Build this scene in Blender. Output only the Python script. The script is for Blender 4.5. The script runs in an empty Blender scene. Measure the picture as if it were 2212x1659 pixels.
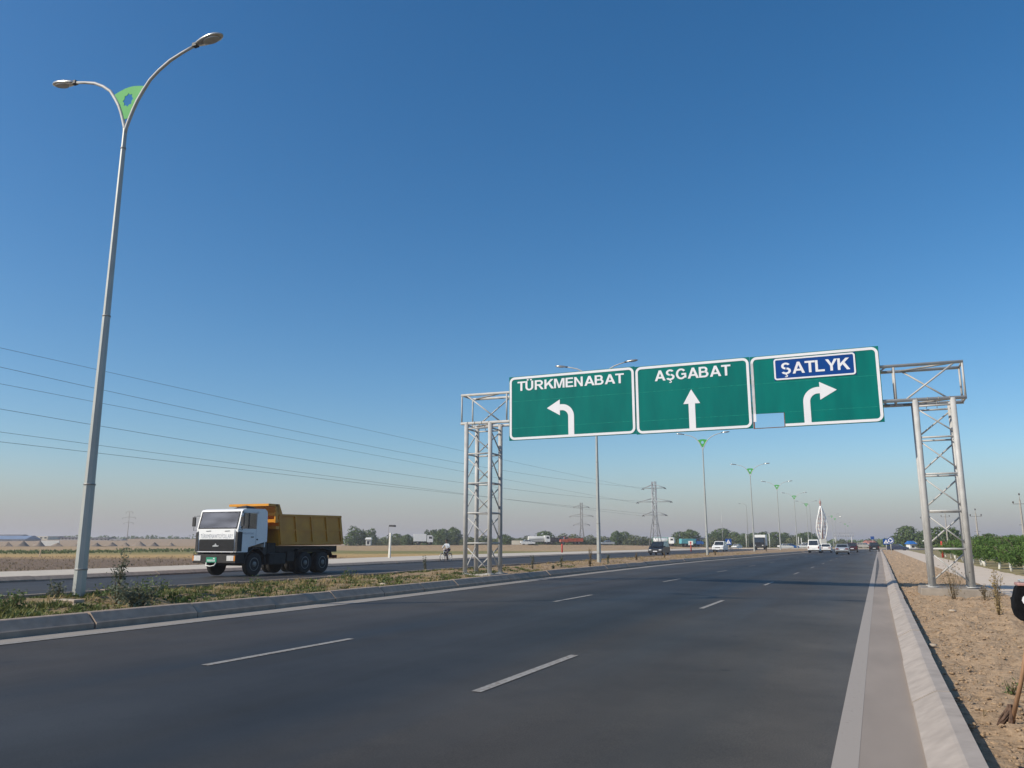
import bpy, bmesh, math, random
from mathutils import Vector, Matrix
random.seed(11)
S = bpy.context.scene
COL = S.collection
R = math.radians

# ------------------------------------------------------------------ camera
F, W, H, HOR, VPX, EYE = 1750.0, 2212.0, 1659.0, 1175.0, 1888.0, 1.5
PITCH = math.atan((HOR - H/2)/F)
YAW = math.atan((VPX - W/2)/(F/math.cos(PITCH)))
FW = Vector((-math.sin(YAW)*math.cos(PITCH), math.cos(YAW)*math.cos(PITCH), math.sin(PITCH)))
RT = Vector((math.cos(YAW), math.sin(YAW), 0)); UP = RT.cross(FW)
EYEV = Vector((0, 0, EYE))
cam = bpy.data.cameras.new('camera'); cam.sensor_width = 36; cam.lens = 36*F/W
cam.clip_start = .1; cam.clip_end = 8000
co = bpy.data.objects.new('camera', cam); COL.objects.link(co); S.camera = co
co.matrix_world = Matrix(((RT.x, UP.x, -FW.x, 0), (RT.y, UP.y, -FW.y, 0), (RT.z, UP.z, -FW.z, EYE), (0, 0, 0, 1)))

# ------------------------------------------------------------------ light
SUN_EL, SUN_AZ = R(36.2), R(45.3)          # shadows run along (cos az, sin az)
tosun = Vector((-math.cos(SUN_AZ)*math.cos(SUN_EL), -math.sin(SUN_AZ)*math.cos(SUN_EL), math.sin(SUN_EL)))
wd = bpy.data.worlds.new('World'); S.world = wd; wd.use_nodes = True
nt = wd.node_tree; bg = nt.nodes['Background']
sky = nt.nodes.new('ShaderNodeTexSky'); sky.sky_type = 'NISHITA'; sky.sun_disc = False
sky.sun_elevation = SUN_EL; sky.sun_rotation = math.atan2(tosun.x, tosun.y)
sky.air_density = 1.0; sky.dust_density = 1.0; sky.ozone_density = 3.0; sky.altitude = 0
hs = nt.nodes.new('ShaderNodeHueSaturation'); hs.inputs['Saturation'].default_value = 1.32; hs.inputs['Hue'].default_value = .498
nt.links.new(sky.outputs[0], hs.inputs['Color'])
wc = nt.nodes.new('ShaderNodeTexCoord'); wz = nt.nodes.new('ShaderNodeSeparateXYZ'); wm = nt.nodes.new('ShaderNodeMapRange'); wx = nt.nodes.new('ShaderNodeMixRGB')
nt.links.new(wc.outputs['Generated'], wz.inputs[0]); nt.links.new(wz.outputs['Z'], wm.inputs['Value'])
wm.interpolation_type = 'SMOOTHSTEP'; wm.inputs['From Min'].default_value = -.03; wm.inputs['From Max'].default_value = .115
wm.inputs['To Min'].default_value = 1; wm.inputs['To Max'].default_value = 0
nt.links.new(wm.outputs[0], wx.inputs[0]); nt.links.new(hs.outputs[0], wx.inputs[1]); wx.inputs[2].default_value = (3.0, 2.85, 3.1, 1)   # dusty air low over the plain
nt.links.new(wx.outputs[0], bg.inputs[0]); bg.inputs[1].default_value = .13
sl = bpy.data.lights.new('sun', 'SUN'); sl.energy = 4.6; sl.angle = R(.5); sl.color = (1, .915, .785)
so = bpy.data.objects.new('sun', sl); COL.objects.link(so)
so.rotation_euler = tosun.to_track_quat('Z', 'Y').to_euler(); so.location = (-60, -60, 80)
S.view_settings.view_transform = 'Standard'; S.view_settings.look = 'None'
S.view_settings.exposure = 0.0; S.view_settings.gamma = 1; S.view_settings.use_curve_mapping = False
S.cycles.max_bounces = 6; S.cycles.transparent_max_bounces = 8; S.cycles.volume_bounces = 0
S.cycles.volume_step_rate = 4; S.cycles.use_denoising = True

# ------------------------------------------------------------------ placing helpers
def interp(x, ks):
    if x <= ks[0][0]: return ks[0][1]
    for (a, b), (c, d) in zip(ks, ks[1:]):
        if x <= c: return b + (d-b)*(x-a)/(c-a)
    return ks[-1][1]
def sm(a, b, x):
    t = max(0, min(1, (x-a)/(b-a))); return t*t*(3-2*t)
ZK = [(-60, .1), (-36, .1), (-31.5, .05), (-17, .24), (-15, .22), (-12, .18), (0, 0), (40, 0)]
def zs(x, y=0): return interp(x, ZK)*(1-sm(170, 225, y)) + .03*sm(170, 225, y)
def ray(x, y): return FW*F + RT*(x-W/2) + UP*(H/2-y)
def on(x, y, dz=0.0):                       # pixel of the 2212-wide photograph -> point on the road surface
    z = .1; d = ray(x, y)
    for _ in range(30):
        g = EYEV + d*((z+dz-EYE)/d.z); z = .5*z + .5*zs(g.x, g.y)
    return g
def dep(x, y, D):                           # pixel -> point at horizontal depth D
    d = ray(x, y); return EYEV + d*(D/(d.x*-math.sin(YAW)+d.y*math.cos(YAW)))

# ------------------------------------------------------------------ materials
def mat(name, col, rough=.6, metal=0., var=.12, scale=4., bump=0., col2=None, spec=.5, detail=4, trans=0, stretch=None):
    m = bpy.data.materials.new(name); m.use_nodes = True; t = m.node_tree
    b = t.nodes['Principled BSDF']; b.inputs['Roughness'].default_value = rough
    b.inputs['Metallic'].default_value = metal; b.inputs['Specular IOR Level'].default_value = spec
    tc = t.nodes.new('ShaderNodeTexCoord'); n = t.nodes.new('ShaderNodeTexNoise')
    n.inputs['Scale'].default_value = scale; n.inputs['Detail'].default_value = detail
    src = tc.outputs['Object']
    if stretch:
        mp = t.nodes.new('ShaderNodeMapping'); mp.inputs['Scale'].default_value = stretch
        t.links.new(src, mp.inputs[0]); src = mp.outputs[0]
    t.links.new(src, n.inputs['Vector'])
    r = t.nodes.new('ShaderNodeValToRGB'); r.color_ramp.elements[0].position = .32; r.color_ramp.elements[1].position = .68
    a = col2 if col2 else [max(0, c*(1-var)) for c in col]; z = col if col2 else [min(1, c*(1+var)) for c in col]
    r.color_ramp.elements[0].color = (*a[:3], 1); r.color_ramp.elements[1].color = (*z[:3], 1)
    t.links.new(n.outputs['Fac'], r.inputs[0]); t.links.new(r.outputs[0], b.inputs['Base Color'])
    if bump:
        bp = t.nodes.new('ShaderNodeBump'); bp.inputs['Strength'].default_value = bump; bp.inputs['Distance'].default_value = .02
        t.links.new(n.outputs['Fac'], bp.inputs['Height']); t.links.new(bp.outputs[0], b.inputs['Normal'])
    if trans: b.inputs['Transmission Weight'].default_value = trans
    return m
M = {}
def MK(k, *a, **kw): M[k] = mat(k, *a, **kw)
MK('galvanised', (.43, .425, .405), .55, .0, .12, 3)
MK('dull_steel', (.27, .26, .24), .5, .2, .15, 6)
MK('pole_paint', (.40, .41, .38), .45, .25, .08, 2)
MK('sign_green', (.0, .165, .14), .55, 0, .10, 1.0, col2=(.0, .128, .114), spec=.08, stretch=(2.2, 1, .45))
MK('sign_green_seam', (.012, .21, .165), .55, 0, .3, 9, spec=.08)
MK('sign_blue', (.004, .05, .225), .5, 0, .08, 2, spec=.1)
MK('sign_white', (.73, .73, .745), .45, 0, .03, 2)
MK('rust', (.16, .07, .035), .8, 0, .4, 20)
MK('lime_green', (.06, .335, .075), .55, 0, .05, 2, spec=.15)
MK('lamp_shell', (.55, .54, .5), .25, .75, .05, 4)
MK('lamp_glass', (.42, .43, .42), .12, 0, .15, 9)
MK('concrete', (.36, .33, .29), .9, 0, .18, 2.5, .4)
MK('kerb_concrete', (.345, .30, .26), .92, 0, .14, 5, .25, detail=8)
MK('white_paint', (.80, .80, .77), .35, 0, .03, 1.5)
MK('off_white', (.62, .61, .56), .6, 0, .07, 2)
MK('cab_white', (.83, .83, .81), .3, 0, .03, 1.5)
MK('yellow_paint', (.66, .29, .012), .42, 0, .12, 1.2, col2=(.52, .21, .012))
MK('black_paint', (.012, .012, .013), .3, 0, .2, 3)
MK('black_plastic', (.02, .02, .021), .6, 0, .2, 6)
MK('chassis', (.02, .018, .016), .75, 0, .35, 5)
MK('rubber', (.018, .017, .016), .85, 0, .25, 8)
MK('rim_steel', (.20, .195, .18), .5, .4, .2, 6)
MK('glass_dark', (.02, .025, .028), .06, 0, .2, 2, spec=.9)
MK('lettering_grey', (.36, .38, .41), .5, 0, .1, 4)
MK('headlight', (.75, .75, .72), .08, .3, .1, 12)
MK('amber', (.55, .20, .03), .2, 0, .1, 9)
MK('red_lens', (.14, .012, .012), .2, 0, .1, 9)
MK('plate_green', (.01, .26, .14), .4, 0, .1, 9)
MK('silver', (.52, .54, .55), .28, .6, .05, 2)
MK('dark_red', (.045, .012, .016), .3, 0, .1, 3)
MK('navy', (.015, .025, .055), .25, 0, .1, 3)
MK('blue_paint', (.015, .13, .42), .4, 0, .15, 2)
MK('teal_paint', (.09, .36, .40), .5, 0, .2, 2)
MK('orange_red', (.42, .085, .035), .55, 0, .2, 2)
MK('dark_cargo', (.06, .05, .05), .8, 0, .3, 2)
MK('safety_red', (.55, .045, .03), .5, 0, .1, 3)
MK('bark', (.11, .085, .06), .9, 0, .3, 9)
MK('whitewash', (.66, .64, .57), .8, 0, .1, 9)
MK('cream_wall', (.62, .57, .45), .8, 0, .08, .6)
MK('brick_far', (.34, .27, .21), .9, 0, .2, .6)
MK('grey_wall', (.36, .34, .33), .9, 0, .2, .4)
MK('dark_roof', (.11, .10, .10), .8, 0, .25, .5)
MK('blue_roof', (.17, .23, .33), .5, 0, .12, .3)
MK('roof_tile', (.30, .12, .09), .8, 0, .2, .6)
MK('window_dark', (.03, .035, .04), .15, 0, .1, 2)
MK('wood', (.27, .155, .085), .75, 0, .2, 6, stretch=(12, 12, 1))
MK('wood_pale', (.48, .37, .24), .8, 0, .15, 8)
MK('straw_brush', (.10, .06, .04), .95, 0, .4, 30)
MK('skin', (.27, .15, .095), .6, 0, .05, 8)
MK('shirt', (.66, .68, .70), .85, 0, .35, 14, col2=(.36, .40, .44))
MK('trousers', (.075, .055, .07), .9, 0, .2, 10)
MK('hair', (.015, .012, .01), .8, 0, .2, 20)
MK('pink_steel', (.42, .24, .21), .6, .2, .15, 3)
MK('wire', (.05, .05, .055), .6, .3, .1, 2)
MK('insulator', (.07, .05, .04), .3, 0, .1, 9)
MK('pylon_steel', (.34, .35, .36), .5, .4, .1, 1)
MK('pile_earth', (.22, .17, .125), .95, 0, .25, 1.2, .5)
MK('stone', (.40, .33, .25), .9, 0, .2, 9)

def clear_glass():
    m = bpy.data.materials.new('clear_glass'); m.use_nodes = True; t = m.node_tree; t.nodes.remove(t.nodes['Principled BSDF'])
    tr = t.nodes.new('ShaderNodeBsdfTransparent'); tr.inputs[0].default_value = (.55, .60, .60, 1); gl = t.nodes.new('ShaderNodeBsdfGlossy'); gl.inputs['Roughness'].default_value = .04
    fr = t.nodes.new('ShaderNodeFresnel'); fr.inputs[0].default_value = 1.5; n = t.nodes.new('ShaderNodeTexNoise'); n.inputs['Scale'].default_value = 1.6; n.inputs['Detail'].default_value = 1
    ma = t.nodes.new('ShaderNodeMath'); ma.operation = 'MULTIPLY_ADD'; ma.inputs[1].default_value = .27; t.links.new(n.outputs['Fac'], ma.inputs[0]); t.links.new(fr.outputs[0], ma.inputs[2])
    mx = t.nodes.new('ShaderNodeMixShader'); t.links.new(ma.outputs[0], mx.inputs[0]); t.links.new(tr.outputs[0], mx.inputs[1]); t.links.new(gl.outputs[0], mx.inputs[2])
    t.links.new(mx.outputs[0], t.nodes['Material Output'].inputs[0]); M['clear_glass'] = m
clear_glass()
def leaf_mat(k, a, b, scale=.9):
    m = mat(k, b, .65, 0, .1, scale, col2=a, spec=.25); t = m.node_tree; p = t.nodes['Principled BSDF']
    p.inputs['Subsurface Weight'].default_value = 0
    tr = t.nodes.new('ShaderNodeBsdfTranslucent'); mx = t.nodes.new('ShaderNodeMixShader'); mx.inputs[0].default_value = .28
    ramp = [n for n in t.nodes if n.type == 'VALTORGB'][0]
    t.links.new(ramp.outputs[0], tr.inputs[0]); t.links.new(p.outputs[0], mx.inputs[1]); t.links.new(tr.outputs[0], mx.inputs[2])
    t.links.new(mx.outputs[0], t.nodes['Material Output'].inputs[0]); M[k] = m
leaf_mat('leaf_far', (.06, .098, .03), (.15, .205, .065), .35)
leaf_mat('leaf_dark', (.045, .085, .024), (.115, .175, .05), .4)
leaf_mat('leaf_olive', (.10, .125, .05), (.21, .22, .105), .4)
leaf_mat('leaf_orchard', (.045, .095, .016), (.125, .205, .045), 1.3)
leaf_mat('leaf_sage', (.07, .085, .055), (.16, .185, .125), 4)
leaf_mat('leaf_median', (.06, .105, .03), (.19, .23, .08), 1.1)
leaf_mat('grass', (.055, .085, .018), (.20, .20, .065), .7)
leaf_mat('grass_dry', (.26, .19, .085), (.42, .31, .14), 1.5)
leaf_mat('twig_dry', (.16, .12, .07), (.30, .23, .13), 6)

# ------------------------------------------------------------------ mesh builder
class MB:
    def __init__(s): s.v = []; s.f = []; s.sm = []; s.mi = []
    def face(s, idx, smooth=False, mi=0): s.f.append(tuple(idx)); s.sm.append(smooth); s.mi.append(mi)
    def poly(s, pts, smooth=False, mi=0):
        b = len(s.v); s.v += [tuple(p) for p in pts]; s.face(range(b, b+len(pts)), smooth, mi)
    def prism(s, pts, vec, mi=0):           # polygon extruded along vec
        b = len(s.v); n = len(pts); vec = Vector(vec)
        s.v += [tuple(p) for p in pts] + [tuple(Vector(p)+vec) for p in pts]
        s.face(range(b+n-1, b-1, -1), False, mi); s.face(range(b+n, b+2*n), False, mi)
        for i in range(n):
            j = (i+1) % n; s.face((b+i, b+j, b+n+j, b+n+i), False, mi)
        return s
    def box(s, x0, x1, y0, y1, z0, z1, mi=0):
        return s.prism([(x0, y0, z0), (x1, y0, z0), (x1, y1, z0), (x0, y1, z0)], (0, 0, z1-z0), mi)
    def hexa(s, bot, top, mi=0):            # 4 bottom + 4 top points
        b = len(s.v); s.v += [tuple(p) for p in bot]+[tuple(p) for p in top]
        s.face((b+3, b+2, b+1, b), False, mi); s.face((b+4, b+5, b+6, b+7), False, mi)
        for i in range(4):
            j = (i+1) % 4; s.face((b+i, b+j, b+4+j, b+4+i), False, mi)
        return s
    def tube(s, pts, r, n=8, smooth=True, cap=True, mi=0, phase=0.):
        pts = [Vector(p) for p in pts]; m = len(pts); b = len(s.v)
        rs = r if isinstance(r, (list, tuple)) else [r]*m
        d0 = (pts[1]-pts[0]).normalized(); ref = Vector((0, 0, 1)) if abs(d0.z) < .9 else Vector((1, 0, 0))
        u = d0.cross(ref).normalized()
        for i, p in enumerate(pts):
            d = (pts[min(i+1, m-1)]-pts[max(i-1, 0)]).normalized()
            u = (u-d*u.dot(d)).normalized(); w = d.cross(u)
            for k in range(n):
                a = 2*math.pi*k/n+phase; s.v.append(tuple(p+(u*math.cos(a)+w*math.sin(a))*rs[i]))
        for i in range(m-1):
            for k in range(n):
                k2 = (k+1) % n; s.face((b+i*n+k, b+i*n+k2, b+(i+1)*n+k2, b+(i+1)*n+k), smooth, mi)
        if cap:
            s.face([b+k for k in range(n)][::-1], False, mi); s.face([b+(m-1)*n+k for k in range(n)], False, mi)
        return s
    def ring(s, c, axis, R_, r, n=28, k=6, mi=0):  # torus
        c = Vector(c); ax = Vector(axis).normalized(); u = ax.orthogonal().normalized(); w = ax.cross(u); b = len(s.v)
        for i in range(n):
            a = 2*math.pi*i/n; d = u*math.cos(a)+w*math.sin(a)
            for j in range(k):
                q = 2*math.pi*j/k; s.v.append(tuple(c+d*(R_+r*math.cos(q))+ax*r*math.sin(q)))
        for i in range(n):
            for j in range(k):
                i2 = (i+1) % n; j2 = (j+1) % k
                s.face((b+i*k+j, b+i2*k+j, b+i2*k+j2, b+i*k+j2), True, mi)
        return s
    def lathe(s, c, axis, prof, n=20, mi=0, smooth=True):   # prof: (radius, along axis)
        c = Vector(c); ax = Vector(axis).normalized(); u = ax.orthogonal().normalized(); w = ax.cross(u); b = len(s.v); m = len(prof)
        for r, t in prof:
            for k in range(n):
                a = 2*math.pi*k/n; s.v.append(tuple(c+ax*t+(u*math.cos(a)+w*math.sin(a))*max(r, 1e-4)))
        for i in range(m-1):
            for k in range(n):
                k2 = (k+1) % n; s.face((b+i*n+k, b+i*n+k2, b+(i+1)*n+k2, b+(i+1)*n+k), smooth, mi)
        s.face([b+k for k in range(n)][::-1], False, mi); s.face([b+(m-1)*n+k for k in range(n)], False, mi)
        return s
    def blob(s, c, rx, ry, rz, n=10, m=7, mi=0, jit=0):
        b = len(s.v)
        for i in range(1, m):
            th = math.pi*i/m
            for k in range(n):
                a = 2*math.pi*k/n; q = 1+random.uniform(-jit, jit)
                s.v.append((c[0]+rx*q*math.sin(th)*math.cos(a), c[1]+ry*q*math.sin(th)*math.sin(a), c[2]+rz*q*math.cos(th)))
        t = len(s.v); s.v += [(c[0], c[1], c[2]+rz), (c[0], c[1], c[2]-rz)]
        for i in range(m-2):
            for k in range(n):
                k2 = (k+1) % n; s.face((b+i*n+k, b+(i+1)*n+k, b+(i+1)*n+k2, b+i*n+k2), True, mi)
        for k in range(n):
            k2 = (k+1) % n; s.face((t, b+k, b+k2), True, mi); s.face((t+1, b+(m-2)*n+k2, b+(m-2)*n+k), True, mi)
        return s
    def build(s, name, m, parent=None, loc=None, bevel=0):
        me = bpy.data.meshes.new(name); me.from_pydata(s.v, [], s.f)
        me.polygons.foreach_set('use_smooth', s.sm); me.polygons.foreach_set('material_index', s.mi)
        for k in (m if isinstance(m, (list, tuple)) else [m]): me.materials.append(M[k] if isinstance(k, str) else k)
        bm = bmesh.new(); bm.from_mesh(me)
        if bevel:
            bmesh.ops.bevel(bm, geom=[e for e in bm.edges if len(e.link_faces) == 2 and e.calc_face_angle(0) > .5], offset=bevel, segments=2, affect='EDGES', profile=.6)
        bmesh.ops.recalc_face_normals(bm, faces=bm.faces); bm.to_mesh(me); bm.free()
        o = bpy.data.objects.new(name, me); COL.objects.link(o)
        if parent: o.parent = parent
        if loc is not None: o.location = loc
        return o
    def raw(s, name, m, parent=None, loc=None):   # no normal clean-up (leaf cards)
        me = bpy.data.meshes.new(name); me.from_pydata(s.v, [], s.f)
        me.polygons.foreach_set('use_smooth', s.sm); me.polygons.foreach_set('material_index', s.mi)
        for k in (m if isinstance(m, (list, tuple)) else [m]): me.materials.append(M[k] if isinstance(k, str) else k)
        o = bpy.data.objects.new(name, me); COL.objects.link(o)
        if parent: o.parent = parent
        if loc is not None: o.location = loc
        return o

def tag(o, label, cat, group=None):
    o['label'] = label; o['category'] = cat
    if group: o['group'] = group
    return o
def thing(name, label, cat, loc, rz=0, group=None):
    o = bpy.data.objects.new(name, None); COL.objects.link(o); o.empty_display_size = .3
    o.location = loc; o.rotation_euler = (0, 0, rz); return tag(o, label, cat, group)
def struct(o): o['kind'] = 'structure'; return o
def stuff(o): o['kind'] = 'stuff'; return o
def dup(o, parent=None):
    c = o.copy(); COL.objects.link(c)
    if parent: c.parent = parent
    for ch in list(o.children): dup(ch, c)
    return c
def dupthing(o, loc, rz=0, label=None, sc=1.0):
    c = dup(o); c.location = loc; c.rotation_euler = (0, 0, rz); c.scale = (sc,)*3 if not isinstance(sc, tuple) else sc
    if label: c['label'] = label
    return c
def text_into(body, bold, x0, x1, z0, z1, y, name, m, parent, depth=.006, flip=1):
    cu = bpy.data.curves.new('txt', 'FONT'); cu.body = body; cu.size = 1; cu.offset = bold; cu.resolution_u = 4
    to = bpy.data.objects.new('txt', cu); COL.objects.link(to)
    bpy.context.view_layer.update()
    me = bpy.data.meshes.new_from_object(to.evaluated_get(bpy.context.evaluated_depsgraph_get()))
    bpy.data.objects.remove(to)
    xs = [v.co.x for v in me.vertices]; ys = [v.co.y for v in me.vertices]; a, b, c, d = min(xs), max(xs), min(ys), max(ys)
    for v in me.vertices:
        px = x0+(v.co.x-a)/(b-a)*(x1-x0); pz = z0+(v.co.y-c)/(d-c)*(z1-z0); v.co = (px, y, pz)
    bm = bmesh.new(); bm.from_mesh(me); bmesh.ops.remove_doubles(bm, verts=bm.verts, dist=1e-5)
    r = bmesh.ops.extrude_face_region(bm, geom=bm.faces[:])
    bmesh.ops.translate(bm, verts=[e for e in r['geom'] if isinstance(e, bmesh.types.BMVert)], vec=(0, -depth, 0))
    bmesh.ops.recalc_face_normals(bm, faces=bm.faces)
    for f in bm.faces: f.smooth = False
    bm.to_mesh(me); bm.free(); me.materials.clear(); me.materials.append(M[m]); me.name = name
    o = bpy.data.objects.new(name, me); COL.objects.link(o); o.parent = parent; return o


# block capitals built stroke by stroke (heavy grotesque lettering, cap height 1)
def _r(x0, y0, x1, y1): return [(x0, y0), (x1, y0), (x1, y1), (x0, y1)]
def _arc(cx, cy, rx, ry, wx, wy, a0, a1, n=10):
    out = []
    for i in range(n):
        a, b = R(a0+(a1-a0)*i/n), R(a0+(a1-a0)*(i+1)/n)
        out.append([(cx+rx*math.cos(a), cy+ry*math.sin(a)), (cx+rx*math.cos(b), cy+ry*math.sin(b)), (cx+(rx-wx)*math.cos(b), cy+(ry-wy)*math.sin(b)), (cx+(rx-wx)*math.cos(a), cy+(ry-wy)*math.sin(a))])
    return out
def glyph(ch):
    w = .205; h = .165
    if ch == 'T': return .82, [_r(0, 1-h, .80, 1), _r(.40-w/2, 0, .40+w/2, 1-h)]
    if ch in 'UÜ':
        g_ = [_r(0, .36, w, 1), _r(.80-w, .36, .80, 1)]+_arc(.40, .36, .40, .38, w, h, 180, 360)
        if ch == 'Ü': g_ += [_r(.14, 1.05, .32, 1.19), _r(.48, 1.05, .66, 1.19)]
        return .96, g_
    if ch == 'R': return .98, [_r(0, 0, w, 1), _r(w, 1-h, .50, 1), _r(w, .40, .50, .40+h)]+_arc(.50, .70, .33, .30, w, h, -90, 90)+[[(.36, .40), (.60, .40), (.90, 0), (.65, 0)]]
    if ch == 'K': return .97, [_r(0, 0, w, 1), [(w, .28), (w, .55), (.63, 1), (.91, 1)], [(.36, .52), (.52, .68), (.95, 0), (.69, 0)]]
    if ch == 'M': return 1.14, [_r(0, 0, .19, 1), _r(.85, 0, 1.04, 1), [(.19, 1), (.27, 1), (.61, 0), (.43, 0), (.19, .78)], [(.85, 1), (.77, 1), (.52, .30), (.61, 0), (.85, .78)]]
    if ch == 'E': return .86, [_r(0, 0, w, 1), _r(w, 0, .76, h), _r(w, .43, .70, .43+h), _r(w, 1-h, .74, 1)]
    if ch == 'N': return .98, [_r(0, 0, .195, 1), _r(.63, 0, .825, 1), [(.195, 1), (.195, .69), (.63, 0), (.63, .31)]]
    if ch == 'A': return 1.0, [[(0, 0), (.22, 0), (.595, 1), (.385, 1)], [(.98, 0), (.76, 0), (.445, .84), (.595, 1)], [(.26, .22), (.72, .22), (.66, .385), (.32, .385)]]
    if ch == 'B': return .96, [_r(0, 0, w, 1), _r(w, 0, .50, h), _r(w, .435, .50, .435+h), _r(w, 1-h, .46, 1)]+_arc(.50, .30, .345, .30, w, h, -90, 90)+_arc(.46, .72, .31, .28, w, h, -90, 90)
    if ch in 'SŞ':
        g_ = _arc(.40, .715, .365, .30, w, h, 25, 265)+_arc(.41, .285, .40, .30, w, h, -155, 80)
        if ch == 'Ş': g_ += [_r(.36, -.10, .46, -.015)]+_arc(.40, -.16, .15, .11, .085, .075, -140, 80, 7)
        return .93, g_
    if ch == 'G': return 1.05, _arc(.47, .5, .47, .515, w, h, 38, 322, 16)+[_r(.50, .40, .93, .40+h), _r(.93-w*.9, .12, .93, .40)]
    if ch == 'L': return .80, [_r(0, 0, w, 1), _r(w, 0, .72, h)]
    if ch == 'Y': return .93, [_r(.355, 0, .355+w, .42), [(0, 1), (.24, 1), (.56, .42), (.355, .42)], [(.92, 1), (.68, 1), (.44, .54), (.56, .42)]]
    return .5, []
def caps_into(body, x0, x1, zb, zt, y, name, m, parent, drop=0.):
    """zb baseline, zt cap height; fits the word between x0 and x1"""
    tot = 0; lay = []
    for ch in body: a, g_ = glyph(ch); lay.append((tot, g_)); tot += a
    tot -= .06; sx, sz = (x1-x0)/tot, zt-zb; b = MB(); k = 0
    for off, g_ in lay:
        for q in g_:
            b.prism([(x0+(off+px)*sx, y, zb+pz*sz-drop*(off+px)/tot) for px, pz in q], (0, -(.003+.0004*(k % 12)), 0)); k += 1
    return b.build(name, m, parent)

# ================================================================== SETTING
# cross-road embankment in the distance, left
BANK = [dep(-300, 1179, 232), dep(300, 1179, 232), dep(760, 1178, 236), dep(930, 1177, 242), dep(1165, 1176, 264), dep(1320, 1177, 279), dep(1420, 1178, 276), dep(1500, 1180, 266), dep(1590, 1183, 272)]
BANK = [(p.x, p.y) for p in BANK]
BANKZ = [.75, .85, 1.0, 1.15, 1.3, 1.15, .9, .55, .1]
def bank(x, y):
    best = (1e9, 0)
    for i in range(len(BANK)-1):
        ax, ay = BANK[i]; bx, by = BANK[i+1]; dx, dy = bx-ax, by-ay
        t = max(0, min(1, ((x-ax)*dx+(y-ay)*dy)/(dx*dx+dy*dy)))
        d = math.hypot(x-ax-t*dx, y-ay-t*dy)
        if d < best[0]: best = (d, BANKZ[i]+(BANKZ[i+1]-BANKZ[i])*t)
    return best
def gz(x, y):
    t = -x*math.sin(YAW)+y*math.cos(YAW)
    if x > -36.4 and y < 200:
        return -.30 if x < .9 else -.08
    d, bz = bank(x, y)
    z = .08
    z += max(0, bz-.08)*(1-sm(4.5, 13, d))
    lat = (x*math.cos(YAW)+y*math.sin(YAW))/max(t, 1)
    far = sm(.0, -.25, lat)
    z += .45*sm(110, 260, t)*far*(1-(1-sm(4.5, 13, d))) + 3.0*sm(300, 520, t)*sm(-.25, -.36, lat)*(1-sm(-.60, -.70, lat))+1.0*sm(300, 480, t)*far
    if t > 30: z += .05*math.sin(x*.31+y*.17)*math.sin(y*.23-x*.11)
    if x > -36.4: z = -.06
    return z
xs = [-4000, -2600, -1700, -1200, -900, -700, -600, -500, -440, -400, -360, -330]+[-300+5*i for i in range(61)]+[5+12*i for i in range(10)]+[150, 200, 300, 500, 800, 1200, 1800, 3000]
ys = [-200, -80, -30, -10, 10, 30, 50, 70, 90]+[100+5*i for i in range(48)]+[345, 360, 380, 400, 430, 460, 500, 560, 640, 760, 950, 1300, 1800, 2600, 4000]
xs = sorted(set(xs+[-36.5, -36.3, .85, .95]))
g = MB(); nx = len(xs)
for y in ys:
    for x in xs: g.v.append((x, y, gz(x, y)))
for j in range(len(ys)-1):
    for i in range(nx-1): g.face((j*nx+i, j*nx+i+1, (j+1)*nx+i+1, (j+1)*nx+i), True)

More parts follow.
